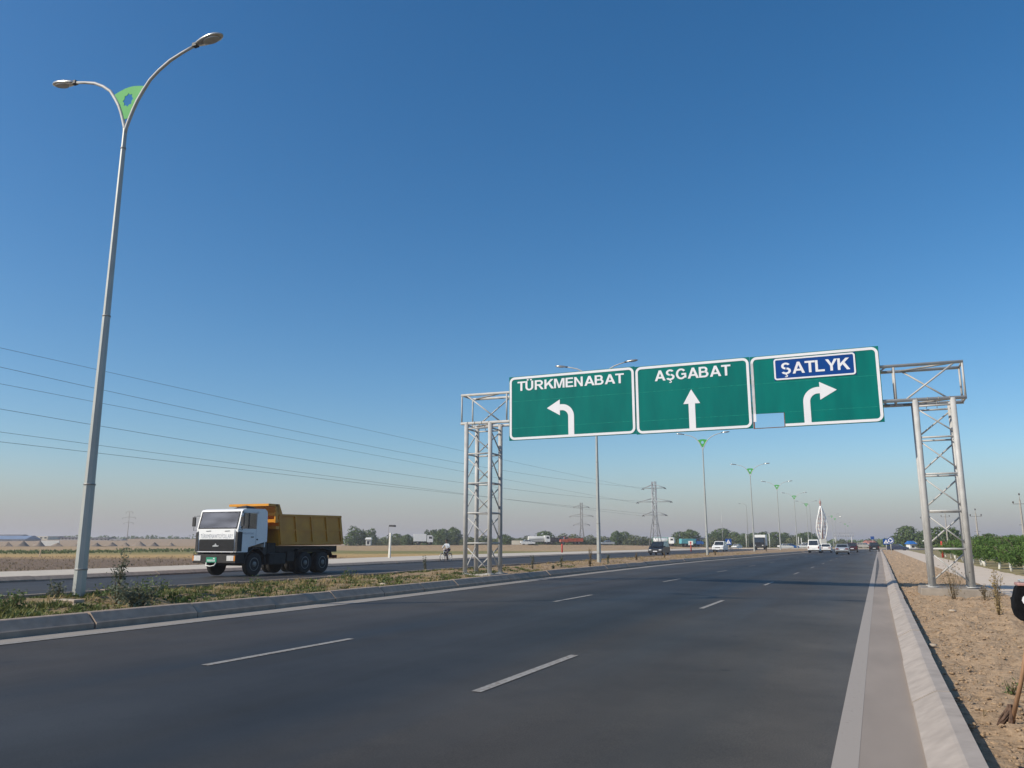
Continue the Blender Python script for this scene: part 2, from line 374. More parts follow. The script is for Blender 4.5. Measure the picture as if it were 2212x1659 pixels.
def ground_material():
    m = bpy.data.materials.new('field_soil'); m.use_nodes = True; t = m.node_tree; N = t.nodes; L = t.links
    b = N['Principled BSDF']; b.inputs['Roughness'].default_value = .95; b.inputs['Specular IOR Level'].default_value = .15
    tc = N.new('ShaderNodeTexCoord')
    dot = N.new('ShaderNodeVectorMath'); dot.operation = 'DOT_PRODUCT'; dot.inputs[1].default_value = (-math.sin(YAW), math.cos(YAW), 0)
    L.new(tc.outputs['Object'], dot.inputs[0])
    n1 = N.new('ShaderNodeTexNoise'); n1.inputs['Scale'].default_value = .045; n1.inputs['Detail'].default_value = 5; L.new(tc.outputs['Object'], n1.inputs['Vector'])
    ma = N.new('ShaderNodeMath'); ma.operation = 'MULTIPLY_ADD'; ma.inputs[1].default_value = 46; L.new(n1.outputs['Fac'], ma.inputs[0]); L.new(dot.outputs['Value'], ma.inputs[2])
    mr = N.new('ShaderNodeMapRange'); mr.inputs['From Min'].default_value = 23; mr.inputs['From Max'].default_value = 423; L.new(ma.outputs[0], mr.inputs['Value'])
    cr = N.new('ShaderNodeValToRGB'); e = cr.color_ramp.elements
    def pos(d): return d/400
    stops = [(0, (.20, .145, .10)), (76, (.195, .14, .098)), (92, (.43, .285, .12)), (110, (.44, .30, .135)), (128, (.22, .20, .075)), (158, (.20, .185, .075)), (172, (.37, .26, .14)), (260, (.36, .255, .15)), (400, (.33, .24, .155))]
    e[0].position = 0; e[0].color = (*stops[0][1], 1); e[1].position = 1; e[1].color = (*stops[-1][1], 1)
    for d, c in stops[1:-1]:
        k = e.new(pos(d)); k.color = (*c, 1)
    L.new(mr.outputs[0], cr.inputs[0])
    n2 = N.new('ShaderNodeTexNoise'); n2.inputs['Scale'].default_value = 1.7; n2.inputs['Detail'].default_value = 8; n2.inputs['Roughness'].default_value = .7; L.new(tc.outputs['Object'], n2.inputs['Vector'])
    r2 = N.new('ShaderNodeMapRange'); r2.inputs['From Min'].default_value = .3; r2.inputs['From Max'].default_value = .7; r2.inputs['To Min'].default_value = .62; r2.inputs['To Max'].default_value = 1.38; L.new(n2.outputs['Fac'], r2.inputs['Value'])
    mx = N.new('ShaderNodeVectorMath'); mx.operation = 'SCALE'; L.new(cr.outputs[0], mx.inputs[0]); L.new(r2.outputs[0], mx.inputs['Scale'])
    L.new(mx.outputs[0], b.inputs['Base Color'])
    bp = N.new('ShaderNodeBump'); bp.inputs['Strength'].default_value = .9; bp.inputs['Distance'].default_value = .25; L.new(n2.outputs['Fac'], bp.inputs['Height']); L.new(bp.outputs[0], b.inputs['Normal'])
    return m
struct(g.build('ground', ground_material()))

# polylines of the kerbs (X as a function of Y)
KL = [(-40, -11.5), (8, -11.45), (14, -11.35), (27, -12.05), (45, -12.55), (63, -12.75), (89, -11.9), (120, -10.9), (145, -10.1), (190, -9.4), (240, -9)]
KM = [(-40, -16.4), (11, -16.35), (19, -16.3), (39, -17.5), (64, -18.2), (100, -19.4), (160, -20), (240, -20.6)]
KF = [(-40, -29.6), (20, -29.9), (33, -31.1), (75, -34.3), (123, -34.7), (200, -35.2), (240, -38)]
SW = [(-40, -35.6), (25, -35.7), (36, -35.9), (59, -41.8), (100, -44.6), (152, -44.2), (200, -46), (240, -50)]
KR = [(-40, .2), (6.5, .21), (27, .27), (38, .34), (85, .62), (150, .93), (190, 1.1), (240, 1.35)]
WL = [(-40, -.33), (6.3, -.31), (27, -.22), (38, -.165), (83, 0.03), (150, .42), (195, .62)]   # right edge line, centre
def yline(y0, y1, near=1.0):
    out = []; y = y0
    while y < y1: out.append(y); y += max(near, abs(y)*.035)
    return out+[y1]
YS = yline(-30, 232)
def smooth_interp(y, K):                   # softened polyline
    return sum(interp(y+d, K) for d in (-8, -4, 0, 4, 8))/5
def strip(fa, fb, ycol, name, material, n=1, dz=0., zf=None, disp=None):
    b = MB()
    for y in ycol:
        a, c = fa(y), fb(y)
        for i in range(n+1):
            x = a+(c-a)*i/n; z = (zf or zs)(x, y)+dz
            if disp: z += disp(x, y, i/n)
            b.v.append((x, y, z))
    for j in range(len(ycol)-1):
        for i in range(n): b.face((j*(n+1)+i, j*(n+1)+i+1, (j+1)*(n+1)+i+1, (j+1)*(n+1)+i), True)
    return b.build(name, material)

def road_material(kind):
    m = bpy.data.materials.new(kind); m.use_nodes = True; t = m.node_tree; N = t.nodes; L = t.links
    b = N['Principled BSDF']; tc = N.new('ShaderNodeTexCoord')
    sx = N.new('ShaderNodeSeparateXYZ'); L.new(tc.outputs['Object'], sx.inputs[0])
    mp = N.new('ShaderNodeMapping'); mp.inputs['Scale'].default_value = (1, .06, 1); L.new(tc.outputs['Object'], mp.inputs[0])
    n1 = N.new('ShaderNodeTexNoise'); n1.inputs['Scale'].default_value = .9; n1.inputs['Detail'].default_value = 6; L.new(mp.outputs[0], n1.inputs['Vector'])
    n2 = N.new('ShaderNodeTexNoise'); n2.inputs['Scale'].default_value = 85; n2.inputs['Detail'].default_value = 3; n2.inputs['Roughness'].default_value = .75; L.new(tc.outputs['Object'], n2.inputs['Vector'])
    n3 = N.new('ShaderNodeTexNoise'); n3.inputs['Scale'].default_value = .35; n3.inputs['Detail'].default_value = 5; L.new(tc.outputs['Object'], n3.inputs['Vector'])
    wob = N.new('ShaderNodeMath'); wob.operation = 'MULTIPLY_ADD'; wob.inputs[1].default_value = 1.1; L.new(n1.outputs['Fac'], wob.inputs[0]); L.new(sx.outputs['X'], wob.inputs[2])
    mr = N.new('ShaderNodeMapRange'); mr.inputs['From Min'].default_value = -12; mr.inputs['From Max'].default_value = 1.5; L.new(wob.outputs[0], mr.inputs['Value'])
    cr = N.new('ShaderNodeValToRGB'); e = cr.color_ramp.elements
    if kind == 'asphalt':
        st = [(0, (.105, .087, .068)), (.07, (.056, .049, .040)), (.19, (.049, .043, .036)), (.29, (.046, .040, .034)), (.37, (.026, .026, .026)), (.47, (.032, .032, .032)), (.58, (.024, .025, .026)), (.67, (.047, .041, .034)), (.75, (.049, .043, .036)), (.83, (.062, .055, .045)), (.90, (.084, .073, .059)), (.955, (.115, .097, .078)), (1, (.155, .13, .104))]
    else:
        st = [(0, (.038, .034, .030)), (1, (.044, .041, .036))]
    e[0].position = st[0][0]; e[0].color = (*st[0][1], 1); e[1].position = 1; e[1].color = (*st[-1][1], 1)
    for p, c in st[1:-1]:
        k = e.new(p); k.color = (*c, 1)
    L.new(mr.outputs[0], cr.inputs[0])
    def rng(n, lo, hi, a=.3, z=.7):
        r = N.new('ShaderNodeMapRange'); r.inputs['From Min'].default_value = a; r.inputs['From Max'].default_value = z; r.inputs['To Min'].default_value = lo; r.inputs['To Max'].default_value = hi; L.new(n.outputs['Fac'], r.inputs['Value']); return r
    r2 = rng(n2, .55, 1.5); r3 = rng(n3, .72, 1.24)
    mu = N.new('ShaderNodeMath'); mu.operation = 'MULTIPLY'; L.new(r2.outputs[0], mu.inputs[0]); L.new(r3.outputs[0], mu.inputs[1])
    sc = N.new('ShaderNodeVectorMath'); sc.operation = 'SCALE'; L.new(cr.outputs[0], sc.inputs[0]); L.new(mu.outputs[0], sc.inputs['Scale'])
    vo = N.new('ShaderNodeTexVoronoi'); vo.inputs['Scale'].default_value = .9; L.new(tc.outputs['Object'], vo.inputs['Vector'])
    n4 = N.new('ShaderNodeTexNoise'); n4.inputs['Scale'].default_value = 2.3; n4.inputs['Detail'].default_value = 7; n4.inputs['Roughness'].default_value = .75; L.new(tc.outputs['Object'], n4.inputs['Vector'])
    va = N.new('ShaderNodeMath'); va.operation = 'MULTIPLY_ADD'; va.inputs[1].default_value = .22; L.new(n4.outputs['Fac'], va.inputs[0]); L.new(vo.outputs['Distance'], va.inputs[2])
    vr = N.new('ShaderNodeMapRange'); vr.inputs['From Min'].default_value = .125; vr.inputs['From Max'].default_value = .19; vr.inputs['To Min'].default_value = .55; vr.inputs['To Max'].default_value = 1; L.new(va.outputs[0], vr.inputs['Value'])
    r4 = rng(n4, .9, 1.1); m4 = N.new('ShaderNodeMath'); m4.operation = 'MULTIPLY'; L.new(vr.outputs[0], m4.inputs[0]); L.new(r4.outputs[0], m4.inputs[1])
    sd = N.new('ShaderNodeVectorMath'); sd.operation = 'SCALE'; L.new(sc.outputs[0], sd.inputs[0]); L.new(m4.outputs[0], sd.inputs['Scale'])
    L.new(sd.outputs[0], b.inputs['Base Color'])
    rr = rng(n1, .55, .72); L.new(rr.outputs[0], b.inputs['Roughness']); b.inputs['Specular IOR Level'].default_value = .30
    bp = N.new('ShaderNodeBump'); bp.inputs['Strength'].default_value = .25; bp.inputs['Distance'].default_value = .006; L.new(n2.outputs['Fac'], bp.inputs['Height']); L.new(bp.outputs[0], b.inputs['Normal'])
    return m
ASPH = road_material('asphalt'); ASPH2 = road_material('asphalt_far')
fKL = lambda y: smooth_interp(y, KL); fKM = lambda y: smooth_interp(y, KM); fKF = lambda y: smooth_interp(y, KF)
fSW = lambda y: smooth_interp(y, SW); fKR = lambda y: smooth_interp(y, KR); fWL = lambda y: smooth_interp(y, WL)
YR = yline(-30, 236)
struct(strip(lambda y: fKL(y)-.15, lambda y: fKR(y)+.15, YR, 'road', ASPH, 8))
struct(strip(lambda y: fKF(y)-.15, lambda y: fKM(y)+.15, YR, 'opposite_road', ASPH2, 8))
MK('gutter_dust', (.265, .222, .185), .95, 0, .12, 1.4, .15, detail=9, stretch=(1, .25, 1))
MK('gutter_dust_pale', (.25, .225, .195), .95, 0, .14, 2, .15, detail=9, stretch=(1, .2, 1))
struct(strip(lambda y: fWL(y)+.06, lambda y: fKR(y)+.1, YS, 'gutter', 'gutter_dust', 1, .004))
struct(strip(lambda y: fKL(y)-.1, lambda y: fKL(y)+.48, YS, 'gutter', 'gutter_dust_pale', 1, .004))

# worn road paint
def paint_material(k, col, wear):
    m = bpy.data.materials.new(k); m.use_nodes = True; t = m.node_tree; N = t.nodes; L = t.links; b = N['Principled BSDF']
    b.inputs['Roughness'].default_value = .75; b.inputs['Specular IOR Level'].default_value = .3
    tc = N.new('ShaderNodeTexCoord'); n = N.new('ShaderNodeTexNoise'); n.inputs['Scale'].default_value = 22; n.inputs['Detail'].default_value = 6; L.new(tc.outputs['Object'], n.inputs['Vector'])
    r = N.new('ShaderNodeValToRGB'); r.color_ramp.elements[0].position = wear-.1; r.color_ramp.elements[1].position = wear+.14
    r.color_ramp.elements[0].color = (.19, .165, .14, 1); r.color_ramp.elements[1].color = (*col, 1)
    L.new(n.outputs['Fac'], r.inputs[0]); L.new(r.outputs[0], b.inputs['Base Color']); return m
PW = paint_material('worn_white_paint', (.285, .275, .255), .43); PE = paint_material('dusty_edge_paint', (.335, .295, .255), .24)
PF = paint_material('faded_paint', (.20, .19, .18), .45)
struct(strip(lambda y: fWL(y)-.085, lambda y: fWL(y)+.085, YS, 'edge_line', PE, 1, .0058))
struct(strip(lambda y: fKL(y)+.47, lambda y: fKL(y)+.60, YS, 'edge_line', PW, 1, .008))
for xrow in (-7.24, -3.75):
    for k in range(16):
        y0 = 7.63+11.55*k; xo = xrow-.012*min(y0, 30)*.2 if xrow < -5 else xrow+.002*y0
        struct(strip(lambda y: xo-.055, lambda y: xo+.055, [y0, y0+1.45, y0+2.95], 'lane_dash', PW if k < 3 else PF, 1, .006))
for xrow in (-22.2, -26.3):
    for k in range(9):
        y0 = 3+11.5*k; xo = xrow-.02*y0
        struct(strip(lambda y: xo-.06, lambda y: xo+.06, [y0, y0+3], 'lane_dash', PF, 1, .006))

# kerbs: blocks with open joints
MK('kerb_shaded', (.32, .25, .195), .95, 0, .16, 5, .25, detail=8)  # copy of the kerb concrete, darker and warmer: shade put into the colour
def kerb(fx, side, prof, y0, y1, name, step=2.2, material='kerb_shaded'):
    b = MB(); y = y0
    while y < y1:
        st = step if y < 90 else step*3
        a, c = y+.014, y+st-.014; jz = random.uniform(-.012, .012); jx = random.uniform(-.012, .012)
        pts = [[(fx(q)+side*p[0]+jx, q, zs(fx(q), q)+p[1]+(jz if p[1] > 0 else 0)) for p in prof] for q in (a, c)]
        n = len(prof); base = len(b.v); b.v += pts[0]+pts[1]
        b.face(range(base, base+n)); b.face(range(base+2*n-1, base+n-1, -1))
        for i in range(n): j = (i+1) % n; b.face((base+i, base+n+i, base+n+j, base+j))
        y += st
    return struct(b.build(name, material))
PROF = [(0, -.15), (0, .085), (.02, .10), (.165, .235), (.185, .245), (.31, .245), (.31, -.2)]
PROFR = [(0, -.15), (0, .04), (.19, .145), (.215, .155), (.325, .155), (.325, -.2)]
kerb(fKL, -1, PROF, -8, 226, 'kerb'); kerb(fKM, 1, PROF, -4, 226, 'kerb'); kerb(fKF, -1, [(0, -.15), (0, .06), (.22, .19), (.34, .2), (.34, -.2)], -4, 226, 'kerb')
kerb(fKR, 1, PROFR, -3.1, 226, 'kerb', 3.0, 'kerb_concrete')

# soils
def soil_material(k, a, b_, c, scale, bump, dist=.05, grassy=None):
    m = bpy.data.materials.new(k); m.use_nodes = True; t = m.node_tree; N = t.nodes; L = t.links; b = N['Principled BSDF']
    b.inputs['Roughness'].default_value = .97; b.inputs['Specular IOR Level'].default_value = .12
    tc = N.new('ShaderNodeTexCoord')
    n1 = N.new('ShaderNodeTexNoise'); n1.inputs['Scale'].default_value = scale; n1.inputs['Detail'].default_value = 10; n1.inputs['Roughness'].default_value = .68; L.new(tc.outputs['Object'], n1.inputs['Vector'])
    r = N.new('ShaderNodeValToRGB'); e = r.color_ramp.elements; e[0].position = .3; e[0].color = (*a, 1); e[1].position = .7; e[1].color = (*c, 1)
    k2 = e.new(.5); k2.color = (*b_, 1); L.new(n1.outputs['Fac'], r.inputs[0]); out = r.outputs[0]
    n2 = N.new('ShaderNodeTexNoise'); n2.inputs['Scale'].default_value = .22; n2.inputs['Detail'].default_value = 5; L.new(tc.outputs['Object'], n2.inputs['Vector'])
    if grassy:
        sx = N.new('ShaderNodeSeparateXYZ'); L.new(tc.outputs['Object'], sx.inputs[0])
        ma = N.new('ShaderNodeMath'); ma.operation = 'MULTIPLY_ADD'; ma.inputs[1].default_value = 30; L.new(n2.outputs['Fac'], ma.inputs[0]); L.new(sx.outputs['Y'], ma.inputs[2])
        mr = N.new('ShaderNodeMapRange'); mr.inputs['From Min'].default_value = 30; mr.inputs['From Max'].default_value = 50; mr.inputs['To Min'].default_value = .45; mr.inputs['To Max'].default_value = .03; L.new(ma.outputs[0], mr.inputs['Value'])
        mx = N.new('ShaderNodeMixRGB'); L.new(mr.outputs[0], mx.inputs[0]); L.new(out, mx.inputs[1]); mx.inputs[2].default_value = (*grassy, 1); out = mx.outputs[0]
    L.new(out, b.inputs['Base Color'])
    bp = N.new('ShaderNodeBump'); bp.inputs['Strength'].default_value = bump; bp.inputs['Distance'].default_value = dist; L.new(n1.outputs['Fac'], bp.inputs['Height']); L.new(bp.outputs[0], b.inputs['Normal'])
    return m
VERGE = soil_material('verge_soil', (.26, .175, .105), (.45, .315, .195), (.53, .385, .25), 11, 1.0, .06)
PATHM = soil_material('path_dust', (.50, .42, .335), (.56, .475, .385), (.61, .525, .43), 1.5, .15)
MEDM = soil_material('median_soil', (.22, .15, .09), (.32, .225, .14), (.41, .30, .195), 5, .8, .06, (.15, .13, .06))
SWM = soil_material('pavement_dust', (.44, .395, .33), (.49, .44, .37), (.54, .485, .41), 1.2, .1)
def hash2(i, j): return math.sin(i*127.1+j*311.7)*43758.5453 % 1
def vnoise(x, y):
    i, j = math.floor(x), math.floor(y); u, v = x-i, y-j; u = u*u*(3-2*u); v = v*v*(3-2*v)
    return (hash2(i, j)*(1-u)+hash2(i+1, j)*u)*(1-v)+(hash2(i, j+1)*(1-u)+hash2(i+1, j+1)*u)*v
def lump(x, y, a=.05): return a*(vnoise(x*2.3, y*2.3)-.5)+a*.7*(vnoise(x*6.1+7, y*6.1)-.5)+a*.45*(vnoise(x*15, y*15)-.5)
YV = []
y = 3.0
while y < 228: YV.append(y); y += max(.07, abs(y)*.013)
struct(strip(lambda y: fKR(y)+.34, lambda y: 3.35+.004*y, YV, 'verge', VERGE, 46, .03, None, lambda x, y, f: lump(x, y, .10)*(min(1, f*8)*min(1, (1-f)*10))))
struct(strip(lambda y: 3.3+.004*y, lambda y: 6.3+.02*max(0, y-60)*.3, YS, 'dirt_path', PATHM, 6, .015))
struct(strip(lambda y: 6.2+.02*max(0, y-60)*.3, lambda y: 60, YS, 'orchard_ground', soil_material('orchard_soil', (.16, .15, .06), (.26, .215, .11), (.34, .27, .155), 1.5, .6), 30, -.01, None, lambda x, y, f: lump(x*.5, y*.5, .1)))
YM = []
y = 2.0
while y < 228: YM.append(y); y += max(.14, abs(y)*.02)
def med_z(x, y, f): return .15+.07*math.sin(math.pi*f)+lump(x, y, .13)*min(1, f*6)*min(1, (1-f)*6)
struct(strip(lambda y: fKM(y)+.33, lambda y: fKL(y)-.33, YM, 'median_strip', MEDM, 30, 0, None, med_z))
def on_med(x, y):
    a, c = fKM(y)+.33, fKL(y)-.33; return zs(x, y)+med_z(x, y, (x-a)/(c-a))
struct(strip(lambda y: fSW(y), lambda y: fKF(y)-.3, YS, 'pavement', SWM, 4, .195))
# roundabout beyond
rb = MB(); n = 64; cx, cy = -14, 292
def disc(r0, r1, z): 
    b = MB()
    for i in range(n):
        a = 2*math.pi*i/n; b.v += [(cx+r0*math.cos(a), cy+r0*math.sin(a), z), (cx+r1*math.cos(a), cy+r1*math.sin(a), z)]
    for i in range(n): j = (i+1) % n; b.face((2*i, 2*i+1, 2*j+1, 2*j))
    return b
struct(disc(49, 66, .045).build('roundabout_road', ASPH2))
isl = MB()
for r_, z in ((.01, .25), (48.6, .25)):
    for i in range(n): a = 2*math.pi*i/n; isl.v.append((cx+r_*math.cos(a), cy+r_*math.sin(a), z))
for i in range(n): j = (i+1) % n; isl.face((i, n+i, n+j, j))
struct(isl.build('roundabout_island', soil_material('island_soil', (.17, .16, .07), (.25, .20, .10), (.33, .26, .15), .5, .5)))
kb = MB(); prof = [(48.5, -.1), (48.5, .3), (49.1, .3), (49.2, -.1)]
kb.lathe((cx, cy, 0), (0, 0, 1), [(49.25, -.1), (49.2, .3), (48.5, .31), (48.5, -.1)], 64); struct(kb.build('kerb', 'kerb_concrete'))
# cross road on the bank
cr = MB()
for i, (px, py) in enumerate(BANK):
    a = BANK[max(0, i-1)]; c = BANK[min(len(BANK)-1, i+1)]; d = Vector((c[0]-a[0], c[1]-a[1])).normalized()
    for s_ in (-4, 4): cr.v.append((px-d.y*s_, py+d.x*s_, BANKZ[i]+.06))
for i in range(len(BANK)-1): cr.face((2*i, 2*i+1, 2*i+3, 2*i+2))
struct(cr.build('cross_road', soil_material('cross_road_dust', (.20, .17, .14), (.26, .22, .185), (.30, .26, .215), .6, .1)))

# ================================================================== SIGN GANTRY
GY = 27.32
def gantry():
    t = thing('sign_gantry', 'galvanised lattice portal gantry spanning the right carriageway and carrying the green signs', 'gantry', (0, 0, 0))
    y0, y1 = GY+.13, GY+1.06                     # front and rear chord planes
    zc = lambda x: .015*-(x+5.6)*.75             # slight rise towards the median
    xa, xb = -14.17, 2.9; n = 9; st = (xb-xa)/n
    for y in (y0, y1):
        for z, r in ((5.93, .055), (7.03, .05)):
            MB().tube([(xa, y, z+zc(xa)), (xb, y, z+zc(xb))], r, 12).build('chord', 'galvanised', t)
    for y, flip in ((y0, 1), (y1, -1)):
        for i in range(n+1):
            x = xa+.03+i*(xb-xa-.06)/n
            MB().tube([(x, y, 5.93+zc(x)), (x, y, 7.03+zc(x))], .032, 8).build('upright', 'galvanised', t)
        for i in range(n):
            x0 = xa+i*st+.22; x1 = xa+(i+1)*st-.22
            down = (i < 5) if flip > 0 else (i >= 5)
            za, zb = (7.03, 5.93) if down else (5.93, 7.03)
            MB().tube([(x0, y, za+zc(x0)), (x1, y, zb+zc(x1))], .027, 8).build('diagonal', 'galvanised', t)
    for z in (5.93, 7.03):
        for i in range(n+1):
            x = xa+.03+i*(xb-xa-.06)/n
            MB().tube([(x, y0, z+zc(x)), (x, y1, z+zc(x))], .034, 8).build('crosspiece', 'galvanised', t)
        for i in range(n):
            x0, x1 = xa+i*st+.15, xa+(i+1)*st-.15
            MB().tube([(x0, y0 if i % 2 else y1, z+zc(x0)), (x1, y1 if i % 2 else y0, z+zc(x1))], .03, 8).build('diagonal', 'dull_steel', t)
    for (xl, xr, zb, zt) in ((-13.93, -12.93, .42, 5.93+zc(-13.4)), (1.50, 2.52, .25, 5.93+zc(2))):
        lv = [zb+(zt-.06-zb)*k/5 for k in range(6)]
        for x in (xl, xr):
            for y in (y0, y1):
                MB().tube([(x, y, zb), (x, y, zt)], .083, 16).lathe((x, y, zb), (0, 0, 1), [(.15, 0), (.15, .025)], 16).build('leg', 'galvanised', t)
        for k in range(1, 6):
            z = lv[k]-(.14 if k == 5 else 0)
            for y in (y0, y1): MB().tube([(xl, y, z), (xr, y, z)], .029, 8).build('rung', 'galvanised', t)
            for x in (xl, xr): MB().tube([(x, y0, z), (x, y1, z)], .029, 8).build('rung', 'galvanised', t)
        for k in range(5):
            a, b = lv[k]+.1, lv[k+1]-.1-(.1 if k == 4 else 0)
            MB().tube([(xl, y0, b), (xr, y0, a)], .021, 8).build('brace', 'galvanised', t)
            MB().tube([(xl, y1, a), (xr, y1, b)], .025, 8).build('brace', 'galvanised', t)
            MB().tube([(xl, y0, a), (xl, y1, b)], .023, 8).build('brace', 'galvanised', t)
            MB().tube([(xr, y0, b), (xr, y1, a)], .025, 8).build('brace', 'galvanised', t)
    for xc in (-13.43, 2.0):                     # clamps on the lower chords over the towers
        for k in range(4):
            x = xc-.45+.3*k
            for y in (y0, y1): MB().ring((x, y, 5.93+zc(x)), (1, 0, 0), .058, .012, 14, 5).tube([(x, y, 5.86+zc(x)), (x, y, 5.78+zc(x))], .012, 6).build('clamp', 'dull_steel', t)
gantry()
MK('footing_concrete', (.25, .215, .175), .95, 0, .25, 2.5, .5)
f1 = MB(); f1.hexa([(1.12, 26.9, -.1), (2.98, 26.9, -.1), (2.98, 28.9, -.1), (1.12, 28.9, -.1)], [(1.16, 26.95, .25), (2.96, 26.95, .22), (2.96, 28.85, .25), (1.16, 28.85, .25)])
tag(f1.build('concrete_footing', 'footing_concrete', bevel=.02), 'low grey concrete block on the bare verge under the right gantry tower', 'footing')
f2 = MB(); f2.hexa([(-14.2, 27.1, .1), (-12.72, 27.1, .1), (-12.72, 28.75, .1), (-14.2, 28.75, .1)], [(-14.17, 27.13, .425), (-12.75, 27.13, .42), (-12.75, 28.72, .42), (-14.17, 28.72, .42)])
tag(f2.build('concrete_footing', 'concrete', bevel=.02), 'flat concrete slab in the weedy median under the left gantry tower', 'footing')

def rrect(x0, x1, z0, z1, r, k=7):
    out = []
    for cx_, cz_, a0 in ((x1-r, z0+r, -90), (x1-r, z1-r, 0), (x0+r, z1-r, 90), (x0+r, z0+r, 180)):
        for i in range(k+1):
            a = R(a0+90*i/k); out.append((cx_+r*math.cos(a), cz_+r*math.sin(a)))
    return out
def border(mb, x0, x1, z0, z1, r, w, y, dep_=.006, skip=None):
    o = rrect(x0, x1, z0, z1, r); q = rrect(x0+w, x1-w, z0+w, z1-w, max(.01, r-w)); n = len(o)
    for i in range(n):
        j = (i+1) % n
        if skip and skip(i, o[i], o[j]): continue
        mb.prism([(o[i][0], y, o[i][1]), (o[j][0], y, o[j][1]), (q[j][0], y, q[j][1]), (q[i][0], y, q[i][1])], (0, -dep_, 0))
def arrow_turn(s, xt, zt, xs0, xs1, z0, ztop, head, y):   # s=-1 left, +1 right
    w = xs1-xs0; b = MB(); xh = xt-s*head[0]
    xin = xs1 if s > 0 else xs0; xout = xs0 if s > 0 else xs1
    Rr = .46; k = 10; outer = []; inner = []
    cx_ = xout+s*Rr; czz = ztop-Rr
    for i in range(k+1):
        a = R(90*i/k)
        outer.append((cx_-s*Rr*math.cos(a), czz+Rr*math.sin(a))); inner.append((cx_-s*(Rr-w)*math.cos(a), czz+(Rr-w)*math.sin(a)))
    o = [(xout, z0)]+outer+[(xh, ztop)]; q = [(xin, z0)]+inner+[(xh, ztop-w)]
    for i in range(len(o)-1): b.prism([(o[i][0], y, o[i][1]), (o[i+1][0], y, o[i+1][1]), (q[i+1][0], y, q[i+1][1]), (q[i][0], y, q[i][1])], (0, -.005, 0))
    b.prism([(xh-s*.002, y, zt+head[1]), (xh-s*.002, y, zt-head[1]), (xt, y, zt)], (0, -.005, 0))
    return b
def sheet(t, x0, x1, z0, z1):
    return MB().box(x0, x1, GY-.02, GY+.03, z0, z1).build('panel', 'sign_green', t)
def seams(t, x0, x1, zz):
    b = MB()
    for z in zz: b.box(x0+.004, x1-.004, GY-.0225, GY-.0195, z-.008, z+.008)
    b.build('seam', 'sign_green_seam', t)
def frame_of(t, x0, x1, z0, z1):
    for z in (z0+.35, (z0+z1)/2, z1-.35): MB().box(x0+.1, x1-.1, GY+.03, GY+.072, z-.03, z+.03).build('rail', 'dull_steel', t)
ZF = GY-.0240
def sign_left():
    t = thing('direction_sign', 'green sign reading TÜRKMENABAT above a white arrow bending left', 'road sign', (0, 0, 0), 0, 'overhead direction signs on the gantry')
    x0, x1, z0, z1 = -12.08, -7.262, 5.25, 7.645
    for a, b in ((z0, 5.70), (5.702, 6.70), (6.702, z1)): sheet(t, x0, x1, a, b)
    seams(t, x0, x1, (5.701, 6.701))
    frame_of(t, x0, x1, z0, z1)
    b = MB(); border(b, x0+.02, x1-.02, z0+.02, z1-.02, .2, .085, ZF); b.build('border', 'sign_white', t)
    caps_into('TÜRKMENABAT', -11.74, -7.66, 7.095, 7.447, ZF, 'lettering', 'sign_white', t, .012)
    arrow_turn(-1, -10.57, 6.37, -9.75, -9.53, 5.30, 6.48, (.5, .29), ZF).build('arrow', 'sign_white', t)
def sign_mid():
    t = thing('direction_sign', 'green sign reading AŞGABAT above a white arrow pointing straight up', 'road sign', (0, 0, 0), 0, 'overhead direction signs on the gantry')
    x0, x1, z0, z1 = -7.245, -3.338, 5.225, 7.62
    for a, b in ((z0, 5.68), (5.682, 6.69), (6.692, z1)): sheet(t, x0, x1, a, b)
    seams(t, x0, x1, (5.681, 6.691))
    frame_of(t, x0, x1, z0, z1)
    b = MB(); border(b, x0+.02, x1-.02, z0+.02, z1-.02, .2, .085, ZF); b.build('border', 'sign_white', t)
    caps_into('AŞGABAT', -6.54, -3.97, 7.05, 7.42, ZF, 'lettering', 'sign_white', t)
    b = MB().box(-5.41, -5.19, ZF-.005, ZF, 5.27, 6.18); b.prism([(-5.585, ZF, 6.178), (-5.015, ZF, 6.178), (-5.30, ZF, 6.67)], (0, -.005, 0)); b.build('arrow', 'sign_white', t)
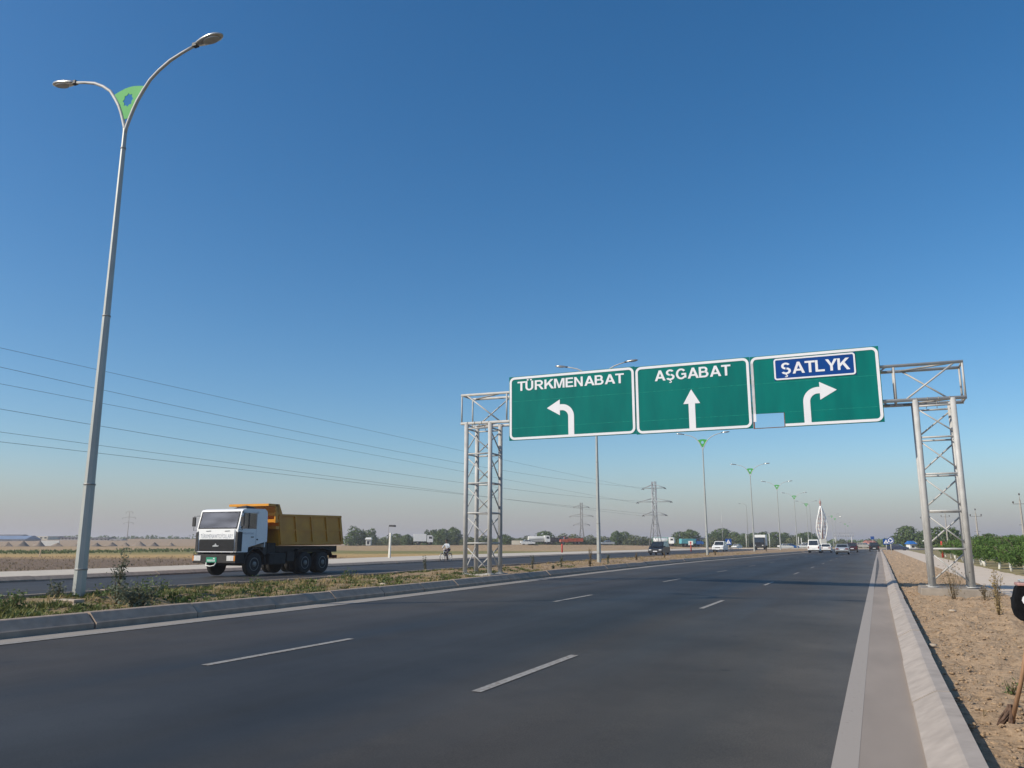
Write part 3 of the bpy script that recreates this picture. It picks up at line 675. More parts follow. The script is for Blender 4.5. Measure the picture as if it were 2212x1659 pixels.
def sign_right():
    t = thing('direction_sign', 'green sign with blue ŞATLYK plate, right bending arrow and a missing lower left corner', 'road sign', (0, 0, 0), 0, 'overhead direction signs on the gantry')
    x0, x1, z0, z1 = -3.322, .60, 5.205, 7.61
    sheet(t, -2.325, x1, z0, 5.688); sheet(t, x0, x1, 5.69, 6.68); sheet(t, x0, x1, 6.682, z1); seams(t, x0, x1, (6.681,)); seams(t, -2.32, x1, (5.689,))
    for z in (6.4, z1-.35): MB().box(x0+.1, x1-.1, GY+.03, GY+.072, z-.03, z+.03).build('rail', 'dull_steel', t)
    MB().box(-2.2, x1-.1, GY+.03, GY+.072, 5.4, 5.46).build('rail', 'dull_steel', t)
    b = MB(); border(b, x0+.02, x1-.02, z0+.02, z1-.02, .2, .085, ZF, skip=lambda i, p, q: i >= 24)
    b.box(x0+.02, x0+.105, ZF-.006, ZF, 5.70, z1-.22); b.box(-2.32, x1-.22, ZF-.006, ZF, z0+.02, z0+.105); b.build('border', 'sign_white', t)
    MB().box(x0, x0+.045, GY-.01, GY+.03, 5.2, 5.688).box(x0+.045, -2.33, GY-.01, GY+.02, 5.2, 5.222).box(-2.352, -2.327, GY-.01, GY+.03, 5.222, 5.688).build('empty_corner_frame', 'rust', t)
    pl = MB().box(-2.57, -.09, ZF-.012, ZF-.001, 6.75, 7.475).build('name_plate', 'sign_blue', t)
    b = MB(); border(b, -2.565, -.095, 6.755, 7.47, .09, .05, ZF-.0125); b.build('plate_border', 'sign_white', pl)
    caps_into('ŞATLYK', -2.35, -.27, 6.935, 7.315, ZF-.0125, 'lettering', 'sign_white', pl)
    arrow_turn(1, -.70, 6.31, -1.73, -1.52, 5.25, 6.44, (.51, .29), ZF).build('arrow', 'sign_white', t)
sign_left(); sign_mid(); sign_right()

# ================================================================== MEDIAN LAMPS
def lamp_head(t, p, d, tilt):
    # p inner end, d horizontal sign along x; teardrop luminaire about .75 m long
    h = MB(); n = 14; L_ = .78; prof = [(0, .045, .05), (.08, .085, .065), (.25, .125, .085), (.45, .145, .09), (.62, .13, .075), (.72, .08, .05), (.775, .02, .02)]
    b = 0
    for s_, w, hh in prof:
        for k in range(n):
            a = 2*math.pi*k/n; zz = math.sin(a)*hh; zz = zz if zz > 0 else zz*.45
            h.v.append((p[0]+d*(s_*math.cos(tilt)-zz*math.sin(tilt)*.3), p[1]+w*math.cos(a), p[2]+s_*math.sin(tilt)+zz))
    m = len(prof)
    for i in range(m-1):
        for k in range(n): k2 = (k+1) % n; h.face((i*n+k, i*n+k2, (i+1)*n+k2, (i+1)*n+k), True)
    h.face(range(n-1, -1, -1)); h.face(range((m-1)*n, m*n))
    o = h.build('lamp_head', 'lamp_shell', t)
    g_ = MB(); ring = []
    for k in range(16):
        a = 2*math.pi*k/16; s_ = .46+.21*math.cos(a); ring.append((p[0]+d*s_*math.cos(tilt), p[1]+.105*math.sin(a), p[2]+s_*math.sin(tilt)-.045))
    g_.prism(ring, (0, 0, .02)); g_.build('lens', 'lamp_glass', o)
    MB().box(p[0]-.06, p[0]+.06, p[1]-.05, p[1]+.05, p[2]-.04, p[2]+.04).build('neck', 'black_plastic', o)
def median_lamp(loc):
    t = thing('street_lamp', 'nearest tall twin arm street lamp with lime green star panel, standing among weeds at left', 'street lamp', loc, 0, 'twin arm lamps along the median')
    MB().tube([(0, 0, -.05), (0, 0, 2.35)], [.128, .114], 8, smooth=False, phase=.39).tube([(0, 0, 2.35), (0, 0, 6.0)], [.108, .082], 8, smooth=False, phase=.39).tube([(0, 0, 6.0), (0, 0, 10.0)], [.078, .052], 8, smooth=False, phase=.39).tube([(0, 0, 10.0), (0, 0, 10.45)], [.05, .046], 8, smooth=False, phase=.39).build('pole', 'pole_paint', t)
    for z, r in ((.62, .128), (2.35, .12), (6.0, .087), (9.95, .06)): MB().lathe((0, 0, z), (0, 0, 1), [(r, 0), (r, .03)], 16).build('band', 'dull_steel', t)
    shape = [(.0, 10.3), (.03, 10.48), (.10, 10.66), (.19, 10.87), (.30, 11.08), (.45, 11.29), (.64, 11.52), (.90, 11.70), (1.22, 11.86), (1.56, 11.96), (1.95, 12.05)]
    for s_ in (-1, 1):
        pts = [(s_*x*(1 if s_ > 0 else .96), 0, z+(0 if s_ > 0 else .02)) for x, z in shape]
        MB().tube(pts, [.04]*6+[.036]*3+[.032]*2, 10).build('arm', 'galvanised', t)
        lamp_head(t, pts[-1], s_, R(4 if s_ > 0 else 8))
    # green web between the arms with a star cut out
    ol = [(.085, 10.70), (.17, 10.88), (.285, 11.08), (.43, 11.29), (.515, 11.40)]
    top = [(.30, 11.455), (.15, 11.485), (0, 11.495), (-.15, 11.485), (-.30, 11.455)]
    ol = ol+top+[(-x*.97, z) for x, z in reversed(ol)]
    star = []
    for k in range(16):
        a = 2*math.pi*k/16+R(90); r = .165 if k % 2 == 0 else .125; star.append((r*math.cos(a), 11.17+r*math.sin(a)*1.05))
    bm = bmesh.new(); ed = []
    for lp in (ol, star):
        vs = [bm.verts.new((x, -.006, z)) for x, z in lp]
        ed += [bm.edges.new((vs[i], vs[(i+1) % len(vs)])) for i in range(len(vs))]
    r = bmesh.ops.triangle_fill(bm, use_beauty=True, edges=ed)
    for f in [f for f in bm.faces if (lambda c: math.hypot(c.x, c.z-11.17) < .118)(f.calc_center_median())]: bm.faces.remove(f)
    e = bmesh.ops.extrude_face_region(bm, geom=bm.faces[:]); bmesh.ops.translate(bm, verts=[q for q in e['geom'] if isinstance(q, bmesh.types.BMVert)], vec=(0, .012, 0))
    bmesh.ops.recalc_face_normals(bm, faces=bm.faces)
    me = bpy.data.meshes.new('green_panel'); bm.to_mesh(me); bm.free(); me.materials.append(M['lime_green'])
    o = bpy.data.objects.new('green_panel', me); COL.objects.link(o); o.parent = t
    return t
LAMP = median_lamp((-14.93, 12.05, .355))
ll = ['second tall twin arm lamp, its arms showing above the TÜRKMENABAT sign', 'twin arm lamp whose green panel hangs just below the AŞGABAT sign', 'twin arm lamp in the median beside the oncoming white small lorry',
      'fourth twin arm lamp beyond the gantry, right of the small lorry', 'slender twin arm lamp just left of the white van', 'farthest twin arm lamp of the median, directly behind the white van']
for k in range(1, 7):
    y = 12.05+34.9*k
    dupthing(LAMP, (-14.93-.03*k, y, zs(-15, y)+.12), 0, ll[k-1])
for (px, py, D), s in zip([(1796, 1111, 318), (1803, 1117, 345), (1825, 1129, 430), (1831, 1133, 470)], ['first', 'second', 'third', 'fourth']):
    p = dep(px, py, D)
    dupthing(LAMP, (p.x, p.y, p.z-12.0), 0, 'hazy %s lamp of the far row right of the tall monument' % s)
b = MB()
hz0 = on_med(-13.7, 10.85)-.02; b.box(-14.0, -13.3, 10.66, 10.98, hz0, hz0+.075).box(-13.95, -13.38, 10.72, 10.94, hz0+.077, hz0+.135)
tag(b.build('stone_slab', 'stone', bevel=.012), 'two flat pale slabs stacked at the foot of the nearest lamp', 'slab')

# ================================================================== DUMP TRUCK
FWp = on(547, 1244.5); K = .95
TX, TY = FWp.x-1.10, FWp.y-1.22*.94; TZ = zs(TX)+.0
def dump_truck():
    t = thing('dump_truck', 'white cab dump truck with a yellow ochre tipper body driving towards the camera', 'dump truck', (TX, TY, TZ+.012)); t.scale = (.94, .94, .94)
    hw = 1.21
    # --- cab shell: side profile extruded, windows as own parts
    ZB, ZT = 2.13, 2.90                      # window band
    fy = lambda z: .20*(z-2.10)/.80          # windscreen plane leans back
    cb = MB()
    lowp = [(.03, 1.08), (.0, 1.12), (.0, 2.10), (fy(ZB), ZB), (1.96, ZB), (1.97, 1.55), (1.62, 1.50), (.72, 1.30), (.70, 1.08)]
    for x in (-hw, hw-.05): cb.prism([(x, y, z) for y, z in lowp], (.05, 0, 0))
    cb.hexa([(-hw+.05, .03, 1.08), (hw-.05, .03, 1.08), (hw-.05, .09, 1.08), (-hw+.05, .09, 1.08)], [(-hw+.05, fy(ZB), ZB), (hw-.05, fy(ZB), ZB), (hw-.05, .09, ZB), (-hw+.05, .09, ZB)])
    roof = [(fy(ZT), ZT), (.27, 2.985), (.52, 3.04), (1.74, 3.06), (1.87, 2.98), (1.92, ZT)]
    cb.prism([(-hw, y, z) for y, z in roof], (2*hw, 0, 0))
    cb.hexa([(-hw, 1.22, ZB), (-hw+.05, 1.22, ZB), (-hw+.05, 1.96, ZB), (-hw, 1.96, ZB)], [(-hw, 1.22, ZT), (-hw+.05, 1.22, ZT), (-hw+.05, 1.92, ZT), (-hw, 1.92, ZT)])
    cb.hexa([(hw-.05, 1.22, ZB), (hw, 1.22, ZB), (hw, 1.96, ZB), (hw-.05, 1.96, ZB)], [(hw-.05, 1.22, ZT), (hw, 1.22, ZT), (hw, 1.92, ZT), (hw-.05, 1.92, ZT)])
    cb.box(-hw+.05, hw-.05, 1.86, 1.91, 1.3, ZT)
    for s_ in (-1, 1):
        xo, xi = s_*hw, s_*(hw-.10)
        cb.hexa([(xi, fy(ZB), ZB), (xo, fy(ZB), ZB), (xo, fy(ZB)+.16, ZB), (xi, fy(ZB)+.10, ZB)], [(s_*(hw-.11), fy(ZT), ZT), (xo, fy(ZT), ZT), (xo, fy(ZT)+.14, ZT), (s_*(hw-.11), fy(ZT)+.10, ZT)])
        cb.box(min(xo, s_*(hw-.05)), max(xo, s_*(hw-.05)), .2, 1.3, ZT-.06, ZT)
    cab = cb.build('cab', 'cab_white', t)
    MB().box(-hw+.06, hw-.06, .1, 1.85, 1.45, 1.55).box(-hw+.06, hw-.06, .10, .34, 1.9, ZB+.06).build('dashboard', 'black_plastic', cab)
    for x in (-.62, .62): MB().box(x-.27, x+.27, .85, 1.35, 1.6, 1.9).hexa([(x-.27, 1.3, 1.9), (x+.27, 1.3, 1.9), (x+.27, 1.45, 1.9), (x-.27, 1.45, 1.9)], [(x-.22, 1.42, 2.65), (x+.22, 1.42, 2.65), (x+.22, 1.55, 2.65), (x-.22, 1.55, 2.65)]).build('seat', 'chassis', cab, bevel=.03)
    MB().ring((.62, .50, 2.18), (0, -.6, .8), .23, .018, 24, 6).build('steering_wheel', 'black_plastic', cab)
    def pl3(z, x0, x1, off): n3 = Vector((0, -.97, .243)); return [Vector((x0, fy(z), z))+n3*off, Vector((x1, fy(z), z))+n3*off]
    a, b_ = pl3(ZB, -hw+.07, hw-.07, .003), pl3(ZT-.0, -hw+.08, hw-.08, .003); fr = MB()
    a2, b2 = pl3(ZB+.04, -hw+.115, hw-.115, .003), pl3(ZT-.035, -hw+.125, hw-.125, .003)
    O, I = [a[0], a[1], b_[1], b_[0]], [a2[0], a2[1], b2[1], b2[0]]
    for k in range(4): fr.prism([O[k], O[(k+1) % 4], I[(k+1) % 4], I[k]], (0, -.012, .003))
    fr.build('rubber_surround', 'rubber', cab)
    MB().prism([a2[0], a2[1], b2[1], b2[0]], (0, -.006, .0015)).build('windscreen', 'clear_glass', cab)
    for x0, dx in ((-.75, .5), (.08, .5), (.62, .38)):
        MB().tube([(x0, .035, 2.17), (x0+dx*.55, .055, 2.24), (x0+dx, .10, 2.30)], .011, 6).tube([(x0+dx*.3, .045, 2.19), (x0+dx*1.15, .10, 2.36)], .008, 6).build('wiper', 'black_plastic', cab)
    # front panel pieces
    MB().box(-1.03, 1.03, -.02, -.002, 1.665, 2.09).build('front_panel', 'cab_white', cab)
    gr = MB().box(-1.02, 1.02, -.012, -.002, 1.12, 1.645)
    for i in range(14): gr.prism([(-1.0, -.012, 1.14+i*.0355), (1.0, -.012, 1.14+i*.0355), (1.0, -.030, 1.15+i*.0355), (-1.0, -.030, 1.15+i*.0355)], (0, 0, .008))
    gr = gr.build('grille', 'black_plastic', cab)
    em = MB().prism([(-.17, -.034, 1.33), (.15, -.034, 1.33), (.19, -.034, 1.39), (.10, -.034, 1.375), (.04, -.034, 1.41), (.005, -.034, 1.475), (-.03, -.034, 1.475), (-.05, -.034, 1.41), (-.13, -.034, 1.39), (-.19, -.034, 1.36)], (0, -.012, 0))
    em.build('emblem', 'silver', gr)
    MB().box(-1.06, 1.06, -.035, -.002, 1.085, 1.115).build('chrome_strip', 'sign_white', cab)
    text_into('TÜRKMENAWTOÝOLLARY', .0, -.95, .95, 1.70, 1.935, -.0215, 'lettering', 'lettering_grey', cab, .003)
    for x in (-.48, .62): MB().tube([(x-.14, -.03, 2.02), (x+.14, -.03, 2.03)], .012, 6).build('handle', 'black_plastic', cab)
    for s_ in (-1, 1):
        MB().prism([(s_*1.215, .0, 1.12), (s_*1.215, .28, 1.12), (s_*1.215, .28, 1.98), (s_*1.215, .06, 2.0), (s_*1.215, -.0, 1.95)], (s_*.014, 0, 0)).prism([(s_*1.08, -.003, 1.12), (s_*1.225, -.003, 1.12), (s_*1.225, -.003, 1.95), (s_*1.11, -.003, 2.02)], (0, -.018, 0)).build('air_deflector', 'black_plastic', cab)
    # side windows and doors
    for s_ in (-1, 1):
        x = s_*(hw+.002)
        sw = MB().prism([(x, .22, ZB), (x, 1.22, ZB), (x, 1.22, ZT-.06), (x, .38, ZT-.06)], (-s_*.006, 0, 0)).build('side_window', 'clear_glass', cab)
        MB().box(min(x, x+s_*.014), max(x, x+s_*.014), .66, .70, ZB, ZT-.06).build('window_bar', 'black_plastic', sw)
        d = MB()
        for a, b_ in (((.22, 1.32), (.22, 2.12)), ((.22, 2.12), (.40, 2.88)), ((.40, 2.88), (1.18, 2.88)), ((1.18, 2.88), (1.20, 1.42))):
            d.tube([(x, a[0], a[1]), (x, b_[0], b_[1])], .006, 5)
        d.build('door_seam', 'lettering_grey', cab)
        MB().box(min(x, x+s_*.03), max(x, x+s_*.03), .86, 1.02, 1.74, 1.78).build('door_handle', 'black_plastic', cab)
        MB().box(min(x, x+s_*.02), max(x, x+s_*.02), 1.24, 1.32, 1.62, 1.68).build('fuel_flap', 'black_plastic', cab)
        # mirrors
        mx = s_*(hw+.22)
        MB().tube([(s_*hw, .14, 2.72), (mx, .02, 2.70), (mx, .02, 2.05), (s_*hw, .08, 2.10)], .013, 6).box(mx-.08, mx+.08, -.02, .05, 2.24, 2.66).build('mirror', 'black_plastic', cab)
        # wheel arch
        ar = []
        for k in range(11):
            a = R(180*k/10); ar.append((1.22-.68*math.cos(a), .55+.70*math.sin(a)))
        pts = [(s_*.78, y, z) for y, z in ar]; pts2 = [(s_*1.23, y, z) for y, z in ar]
        f = MB()
        for k in range(10): f.hexa([pts[k], pts[k+1], pts2[k+1], pts2[k]], [(p[0], 1.22+(p[1]-1.22)*1.06, .55+(p[2]-.55)*1.06) for p in (pts[k], pts[k+1], pts2[k+1], pts2[k])])
        f.build('wheel_arch', 'black_plastic', cab)
        MB().box(min(s_*.85, s_*1.2), max(s_*.85, s_*1.2), .12, .52, .62, 1.07).build('step', 'chassis', cab)
    # small side lettering on the near door
    cu = bpy.data.curves.new('txt', 'FONT'); cu.body = 'TÜRKMENAWTOÝOLLARY'; cu.size = 1
    to = bpy.data.objects.new('txt', cu); COL.objects.link(to); bpy.context.view_layer.update()
    me = bpy.data.meshes.new_from_object(to.evaluated_get(bpy.context.evaluated_depsgraph_get())); bpy.data.objects.remove(to)
    X_ = [v.co.x for v in me.vertices]; Y_ = [v.co.y for v in me.vertices]
    for v in me.vertices: v.co = (hw+.006, .22+.82*(v.co.x-min(X_))/(max(X_)-min(X_)), 1.88+.10*(v.co.y-min(Y_))/(max(Y_)-min(Y_)))
    me.materials.clear(); me.materials.append(M['lettering_grey']); o = bpy.data.objects.new('door_lettering', me); COL.objects.link(o); o.parent = cab
    # roof hatch / intake
    MB().hexa([(.05, .75, 3.03), (.95, .75, 3.03), (.95, 1.45, 3.05), (.05, 1.45, 3.05)], [(.45, .95, 3.17), (.75, .95, 3.20), (.8, 1.35, 3.17), (.3, 1.35, 3.13)]).build('roof_hatch', 'black_plastic', cab)
    # bumper
    bu = MB().box(-1.25, 1.25, -.10, .16, .60, .985).build('bumper', 'chassis', t, bevel=.03)
    for s_ in (-1, 1):
        MB().box(s_*.96-.20, s_*.96+.20, -.125, -.09, .70, .93).build('headlight', 'headlight', bu, bevel=.01)
        MB().box(min(s_*1.17, s_*1.24), max(s_*1.17, s_*1.24), -.122, -.09, .70, .93).build('indicator', 'amber', bu)
    pl = MB().box(-.42, .18, -.122, -.102, .635, .86).build('number_plate', 'plate_green', bu)
    mk = MB()
    for i in range(7): mk.box(-.36+i*.068, -.325+i*.068, -.126, -.1225, .67, .76)
    mk.box(-.02, .08, -.126, -.1225, .79, .83); mk.build('plate_marks', 'sign_white', pl)
    MB().tube([(-.40, -.12, .62), (-.36, -.17, .50), (-.12, -.19, .46), (.12, -.17, .50), (.17, -.12, .62)], .03, 8).build('tow_bar', 'off_white', bu)
    # chassis
    ch = MB()
    for x in (-.45, .38): ch.box(x, x+.08, .1, 7.5, .72, 1.0)
    for y in (.5, 2.1, 3.6, 5.3, 7.2): ch.box(-.37, .38, y, y+.12, .76, .96)
    ch.box(-1.0, 1.0, 1.16, 1.28, .46, .60).box(-1.0, 1.0, 4.86, 4.98, .48, .62).box(-1.0, 1.0, 6.26, 6.38, .48, .62)
    ch.box(-1.15, -.5, 2.2, 3.3, .5, 1.0).build('chassis', 'chassis', t)
    MB().box(.55, 1.17, 2.25, 3.45, .48, 1.02).build('fuel_tank', 'chassis', t, bevel=.06)
    MB().box(.5, 1.15, 3.55, 4.1, .62, 1.08).build('battery_box', 'chassis', t, bevel=.02)
    MB().box(-1.0, 1.0, 1.98, 2.25, .95, 2.35).build('air_intake', 'black_plastic', t, bevel=.05)
    MB().box(-.95, .95, 2.95, 7.85, 1.04, 1.35).box(-1.0, 1.0, 2.3, 2.85, .9, 1.5).build('subframe', 'chassis', t)
    # wheels
    def wheel(x, y, w, s_, nm='wheel'):
        r = .535
        wl = MB().lathe((x-w/2*s_*-1 if False else x-s_*w/2, y, r), (s_, 0, 0), [(.30, .0), (.48, .0), (.525, .04), (r, .09), (r, w-.09), (.525, w-.04), (.47, w), (.30, w-.03)], 28).build(nm, 'rubber', t)
        MB().lathe((x+s_*(w/2-.10), y, r), (s_, 0, 0), [(.30, .0), (.30, .07), (.27, .075), (.22, .02), (.13, .03), (.12, .10), (.05, .11)], 24).build('rim', 'rim_steel', wl)
        nb = MB()
        for k in range(10): a = 2*math.pi*k/10; nb.tube([(x+s_*(w/2-.08), y+.17*math.cos(a), r+.17*math.sin(a)), (x+s_*(w/2-.045), y+.17*math.cos(a), r+.17*math.sin(a))], .017, 6)
        nb.build('wheel_nuts', 'dull_steel', wl)
    for s_ in (-1, 1):
        wheel(s_*1.05, 1.22, .32, s_)
        for y in (4.92, 6.34):
            wheel(s_*1.07, y, .29, s_); wheel(s_*.74, y, .29, s_)
        g_ = MB()
        ar = [(4.15+.0, .95), (4.35, 1.16), (4.95, 1.22), (6.35, 1.22), (6.95, 1.12), (7.12, .85)]
        for a, b_ in zip(ar, ar[1:]): g_.hexa([(s_*.55, a[0], a[1]), (s_*.55, b_[0], b_[1]), (s_*1.22, b_[0], b_[1]), (s_*1.22, a[0], a[1])], [(s_*.55, a[0], a[1]+.03), (s_*.55, b_[0], b_[1]+.03), (s_*1.22, b_[0], b_[1]+.03), (s_*1.22, a[0], a[1]+.03)])
        g_.build('mudguard', 'black_plastic', t)
        MB().box(min(s_*.7, s_*1.2), max(s_*.7, s_*1.2), 7.5, 7.56, .72, .88).build('tail_light', 'red_lens', t)
    # tipper body
    bw = 1.20; T = 2.86
    body = MB()
    lo = [(2.92, 1.42), (8.02, 1.47)]; hi = [(2.66, T), (7.72, T+.07)]
    for s_ in (-1, 1):                       # side walls
        body.hexa([(s_*(bw-.06), lo[0][0], lo[0][1]), (s_*(bw-.06), lo[1][0], lo[1][1]), (s_*bw, lo[1][0], lo[1][1]), (s_*bw, lo[0][0], lo[0][1])],
                  [(s_*(bw-.06), hi[0][0], hi[0][1]), (s_*(bw-.06), hi[1][0], hi[1][1]), (s_*bw, hi[1][0], hi[1][1]), (s_*bw, hi[0][0], hi[0][1])])
    body.hexa([(-bw+.06, 2.9, 1.36), (bw-.06, 2.9, 1.36), (bw-.06, 8.0, 1.41), (-bw+.06, 8.0, 1.41)], [(-bw+.06, 2.9, 1.42), (bw-.06, 2.9, 1.42), (bw-.06, 8.0, 1.47), (-bw+.06, 8.0, 1.47)])
    body.hexa([(-bw, 2.86, 1.42), (bw, 2.86, 1.42), (bw, 2.92, 1.42), (-bw, 2.92, 1.42)], [(-bw, 2.60, T+.38), (bw, 2.60, T+.38), (bw, 2.66, T+.38), (-bw, 2.66, T+.38)])
    body = body.build('tipper_body', 'yellow_paint', t)
    def sidepos(f, g_): # f along length 0..1, g height 0..1
        return (2.92+(8.02-2.92)*f)*(1-g_)+(2.66+(7.72-2.66)*f)*g_, (1.42+.05*f)*(1-g_)+(T+.07*f)*g_
    for s_ in (-1, 1):
        def rib(f0, f1, g0, g1, th, nm):
            c = [sidepos(f0, g0), sidepos(f1, g0), sidepos(f1, g1), sidepos(f0, g1)]
            return MB().prism([(s_*(bw+.001), y, z) for y, z in c], (s_*th, 0, 0)).build(nm, 'yellow_paint', body)
        for f in (0, .238, .485, .728, .965): rib(f, f+.035, .075, .93, .055, 'rib')
        rib(0, 1, .93, 1.0, .075, 'top_rail'); rib(0, 1, 0, .075, .065, 'bottom_rail')
        for f in (0, .238, .485, .728): rib(f+.035, f+.238, .45, .50, .05, 'rib')
        # visor cheeks
        MB().prism([(s_*bw, 2.66, T), (s_*bw, 3.0, T), (s_*bw, 2.74, T+.47), (s_*bw, 2.50, T+.47), (s_*bw, 2.44, T+.18)], (-s_*.05, 0, 0)).build('visor_cheek', 'yellow_paint', body)
    MB().box(-bw, bw, 1.95, 2.62, T+.36, T+.47).build('cab_visor', 'yellow_paint', body)
    for z, y in ((T+.0, 2.40), (T-.30, 2.44), (T-.62, 2.50)):
        MB().box(-bw-.0, bw+.045, y, y+.26, z-.10, z+.05).build('front_rib', 'yellow_paint', body)
    MB().box(bw-.02, bw+.06, 2.42, 2.60, T-.42, T+.10).build('front_post', 'yellow_paint', body)
    MB().hexa([(-bw, 8.02, 1.45), (bw, 8.02, 1.45), (bw, 8.08, 1.45), (-bw, 8.08, 1.45)], [(-bw, 7.74, T+.05), (bw, 7.74, T+.05), (bw, 7.80, T+.05), (-bw, 7.80, T+.05)]).build('tailgate', 'yellow_paint', body)
dump_truck()

# ================================================================== CARS
def wheels(t, xs_, ys_, r, w, rim='rim_steel'):
    for x in xs_:
        for y in ys_:
            s_ = 1 if x > 0 else -1
            wl = MB().lathe((x-s_*w, y, r), (s_, 0, 0), [(r*.6, 0), (r*.95, 0), (r, .03), (r, w-.03), (r*.95, w), (r*.6, w-.01)], 18).build('wheel', 'rubber', t)
            MB().lathe((x-s_*.05, y, r), (s_, 0, 0), [(r*.6, 0), (r*.6, .04), (r*.4, .02), (r*.15, .045)], 14).build('rim', rim, wl)
CARS = {  # side profiles: front at y=0, y grows towards the rear: lower body then greenhouse (y_base_f, y_top_f, y_top_r, y_base_r)
 'sedan': dict(L=4.6, w=.88, body=[(.05, .28), (0, .5), (.06, .70), (.5, .80), (1.25, .90), (3.7, .97), (4.5, .95), (4.6, .75), (4.57, .35), (4.4, .25)], gh=(1.15, 1.85, 3.15, 3.95), zb=.90, zt=1.43, axle=(.85, 3.6), r=.32),
 'old_sedan': dict(L=4.4, w=.83, body=[(.03, .3), (0, .5), (.03, .78), (1.25, .88), (3.4, .92), (4.35, .93), (4.4, .85), (4.4, .4), (4.3, .28)], gh=(1.25, 1.75, 3.05, 3.5), zb=.88, zt=1.42, axle=(.8, 3.4), r=.31),
 'suv': dict(L=4.8, w=.94, body=[(.05, .38), (0, .6), (.04, .95), (.4, 1.05), (1.25, 1.12), (4.7, 1.15), (4.8, 1.0), (4.78, .5), (4.6, .38)], gh=(1.2, 1.95, 4.35, 4.72), zb=1.1, zt=1.80, axle=(.95, 3.75), r=.38),
 'minivan': dict(L=4.5, w=.90, body=[(.06, .26), (0, .45), (.05, .72), (.4, .86), (.95, .98), (4.4, 1.0), (4.5, .85), (4.48, .4), (4.3, .26)], gh=(.75, 1.75, 4.05, 4.42), zb=.95, zt=1.66, axle=(.85, 3.6), r=.33),
 'van': dict(L=4.8, w=.86, body=[(.03, .32), (0, .55), (.05, .98), (.3, 1.08), (4.75, 1.08), (4.8, .95), (4.8, .45), (4.65, .32)], gh=(.25, 1.0, 4.5, 4.74), zb=1.06, zt=2.02, axle=(.7, 3.5), r=.33),
}
def car(name, kind, paint, loc, rz, label, cat='car', group='cars and vans on the highway', plate='sign_white', rack=False):
    """front faces -Y locally"""
    c = CARS[kind]; t = thing(name, label, cat, loc, rz, group); w = c['w']
    y0 = c['L']/2
    P = lambda y: y-y0
    # lower body: lofted cross stations with tumblehome
    b = MB(); prof = c['body']; st = [(-w, .965), (-w*.92, 1.0), (w*.92, 1.0), (w, .965)]; n = len(prof)
    for x, f in st:
        for y, z in prof: b.v.append((x, P(y0+(y-y0)*(f if abs(x) == w else 1)), .28+(z-.28)*(f if z > .6 else 1)))
    for i in range(3):
        for k in range(n): k2 = (k+1) % n; b.face((i*n+k, i*n+k2, (i+1)*n+k2, (i+1)*n+k), False)
    b.face(range(n)); b.face(range(4*n-1, 3*n-1, -1))
    body = b.build('body', paint, t, bevel=.03)
    a, tf, tr, e = c['gh']; zb, zt = c['zb'], c['zt']; wt = w*.80; wb = w*.95
    q = [(-wb, P(a), zb), (wb, P(a), zb), (wb, P(e), zb), (-wb, P(e), zb)]; p = [(-wt, P(tf), zt), (wt, P(tf), zt), (wt, P(tr), zt), (-wt, P(tr), zt)]
    cab = MB().hexa([(x, y, z-.06) for x, y, z in q], p).build('cabin', paint, t, bevel=.05)
    def pane(nm, A, B, C, D, nrm, u0=.06, u1=.94, v0=.1, v1=.88):
        A, B, C, D = map(Vector, (A, B, C, D)); f = lambda u, v: (A*(1-u)+B*u)*(1-v)+(D*(1-u)+C*u)*v
        nn = (B-A).cross(D-A).normalized(); nn = nn if nn.dot(Vector(nrm)) > 0 else -nn
        MB().prism([f(u0, v0)+nn*.004, f(u1, v0)+nn*.004, f(u1, v1)+nn*.004, f(u0, v1)+nn*.004], nn*.008).build(nm, 'glass_dark', cab)
    pane('windscreen', q[0], q[1], p[1], p[0], (0, -1, .5)); pane('rear_window', q[2], q[3], p[3], p[2], (0, 1, .5), .07, .93, .12, .85)
    for s_, (A, B, C, D) in ((1, (q[1], q[2], p[2], p[1])), (-1, (q[3], q[0], p[0], p[3]))):
        for u0, u1 in ((.04, .33), (.36, .63), (.66, .96)): pane('side_window', A, B, C, D, (s_, 0, 0), u0, u1)
    wheels(t, (-w+.01, w-.01), [P(v) for v in c['axle']], c['r'], .2)
    hz = prof[2][1]-.07 if kind not in ('suv', 'van') else prof[2][1]-.12
    for s_ in (-1, 1):
        MB().box(s_*w*.72-.17, s_*w*.72+.17, P(-.012), P(.10), hz-.09, hz+.05).build('headlight', 'headlight', body, bevel=.015)
        tl = (c['L']-.06, c['L']+.012)
        if kind in ('suv', 'van', 'minivan'): MB().box(s_*w*.84-.07, s_*w*.84+.07, P(tl[0]), P(tl[1]), .68, 1.0).build('tail_light', 'red_lens', body)
        else: MB().box(s_*w*.70-.19, s_*w*.70+.19, P(tl[0]), P(tl[1]), .68, .84).build('tail_light', 'red_lens', body)
        MB().box(s_*(w+.02)-.10, s_*(w+.02)+.10, P(a+.55), P(a+.65), zb+.02, zb+.16).build('mirror', paint, body, bevel=.02)
    MB().box(-w*.45, w*.45, P(-.015), P(.05), hz-.14, hz-.01).build('grille', 'black_plastic', body)
    MB().box(-w*.93, w*.93, P(-.03), P(.06), .30, .44).build('bumper', 'black_plastic', body); MB().box(-w*.93, w*.93, P(c['L']-.06), P(c['L']+.03), .30, .46).build('bumper', 'black_plastic', body)
    MB().box(-.26, .26, P(-.04), P(-.031), .40, .51).build('number_plate', plate, body); MB().box(-.26, .26, P(c['L']+.013), P(c['L']+.03), .60, .71).build('number_plate', plate, body)
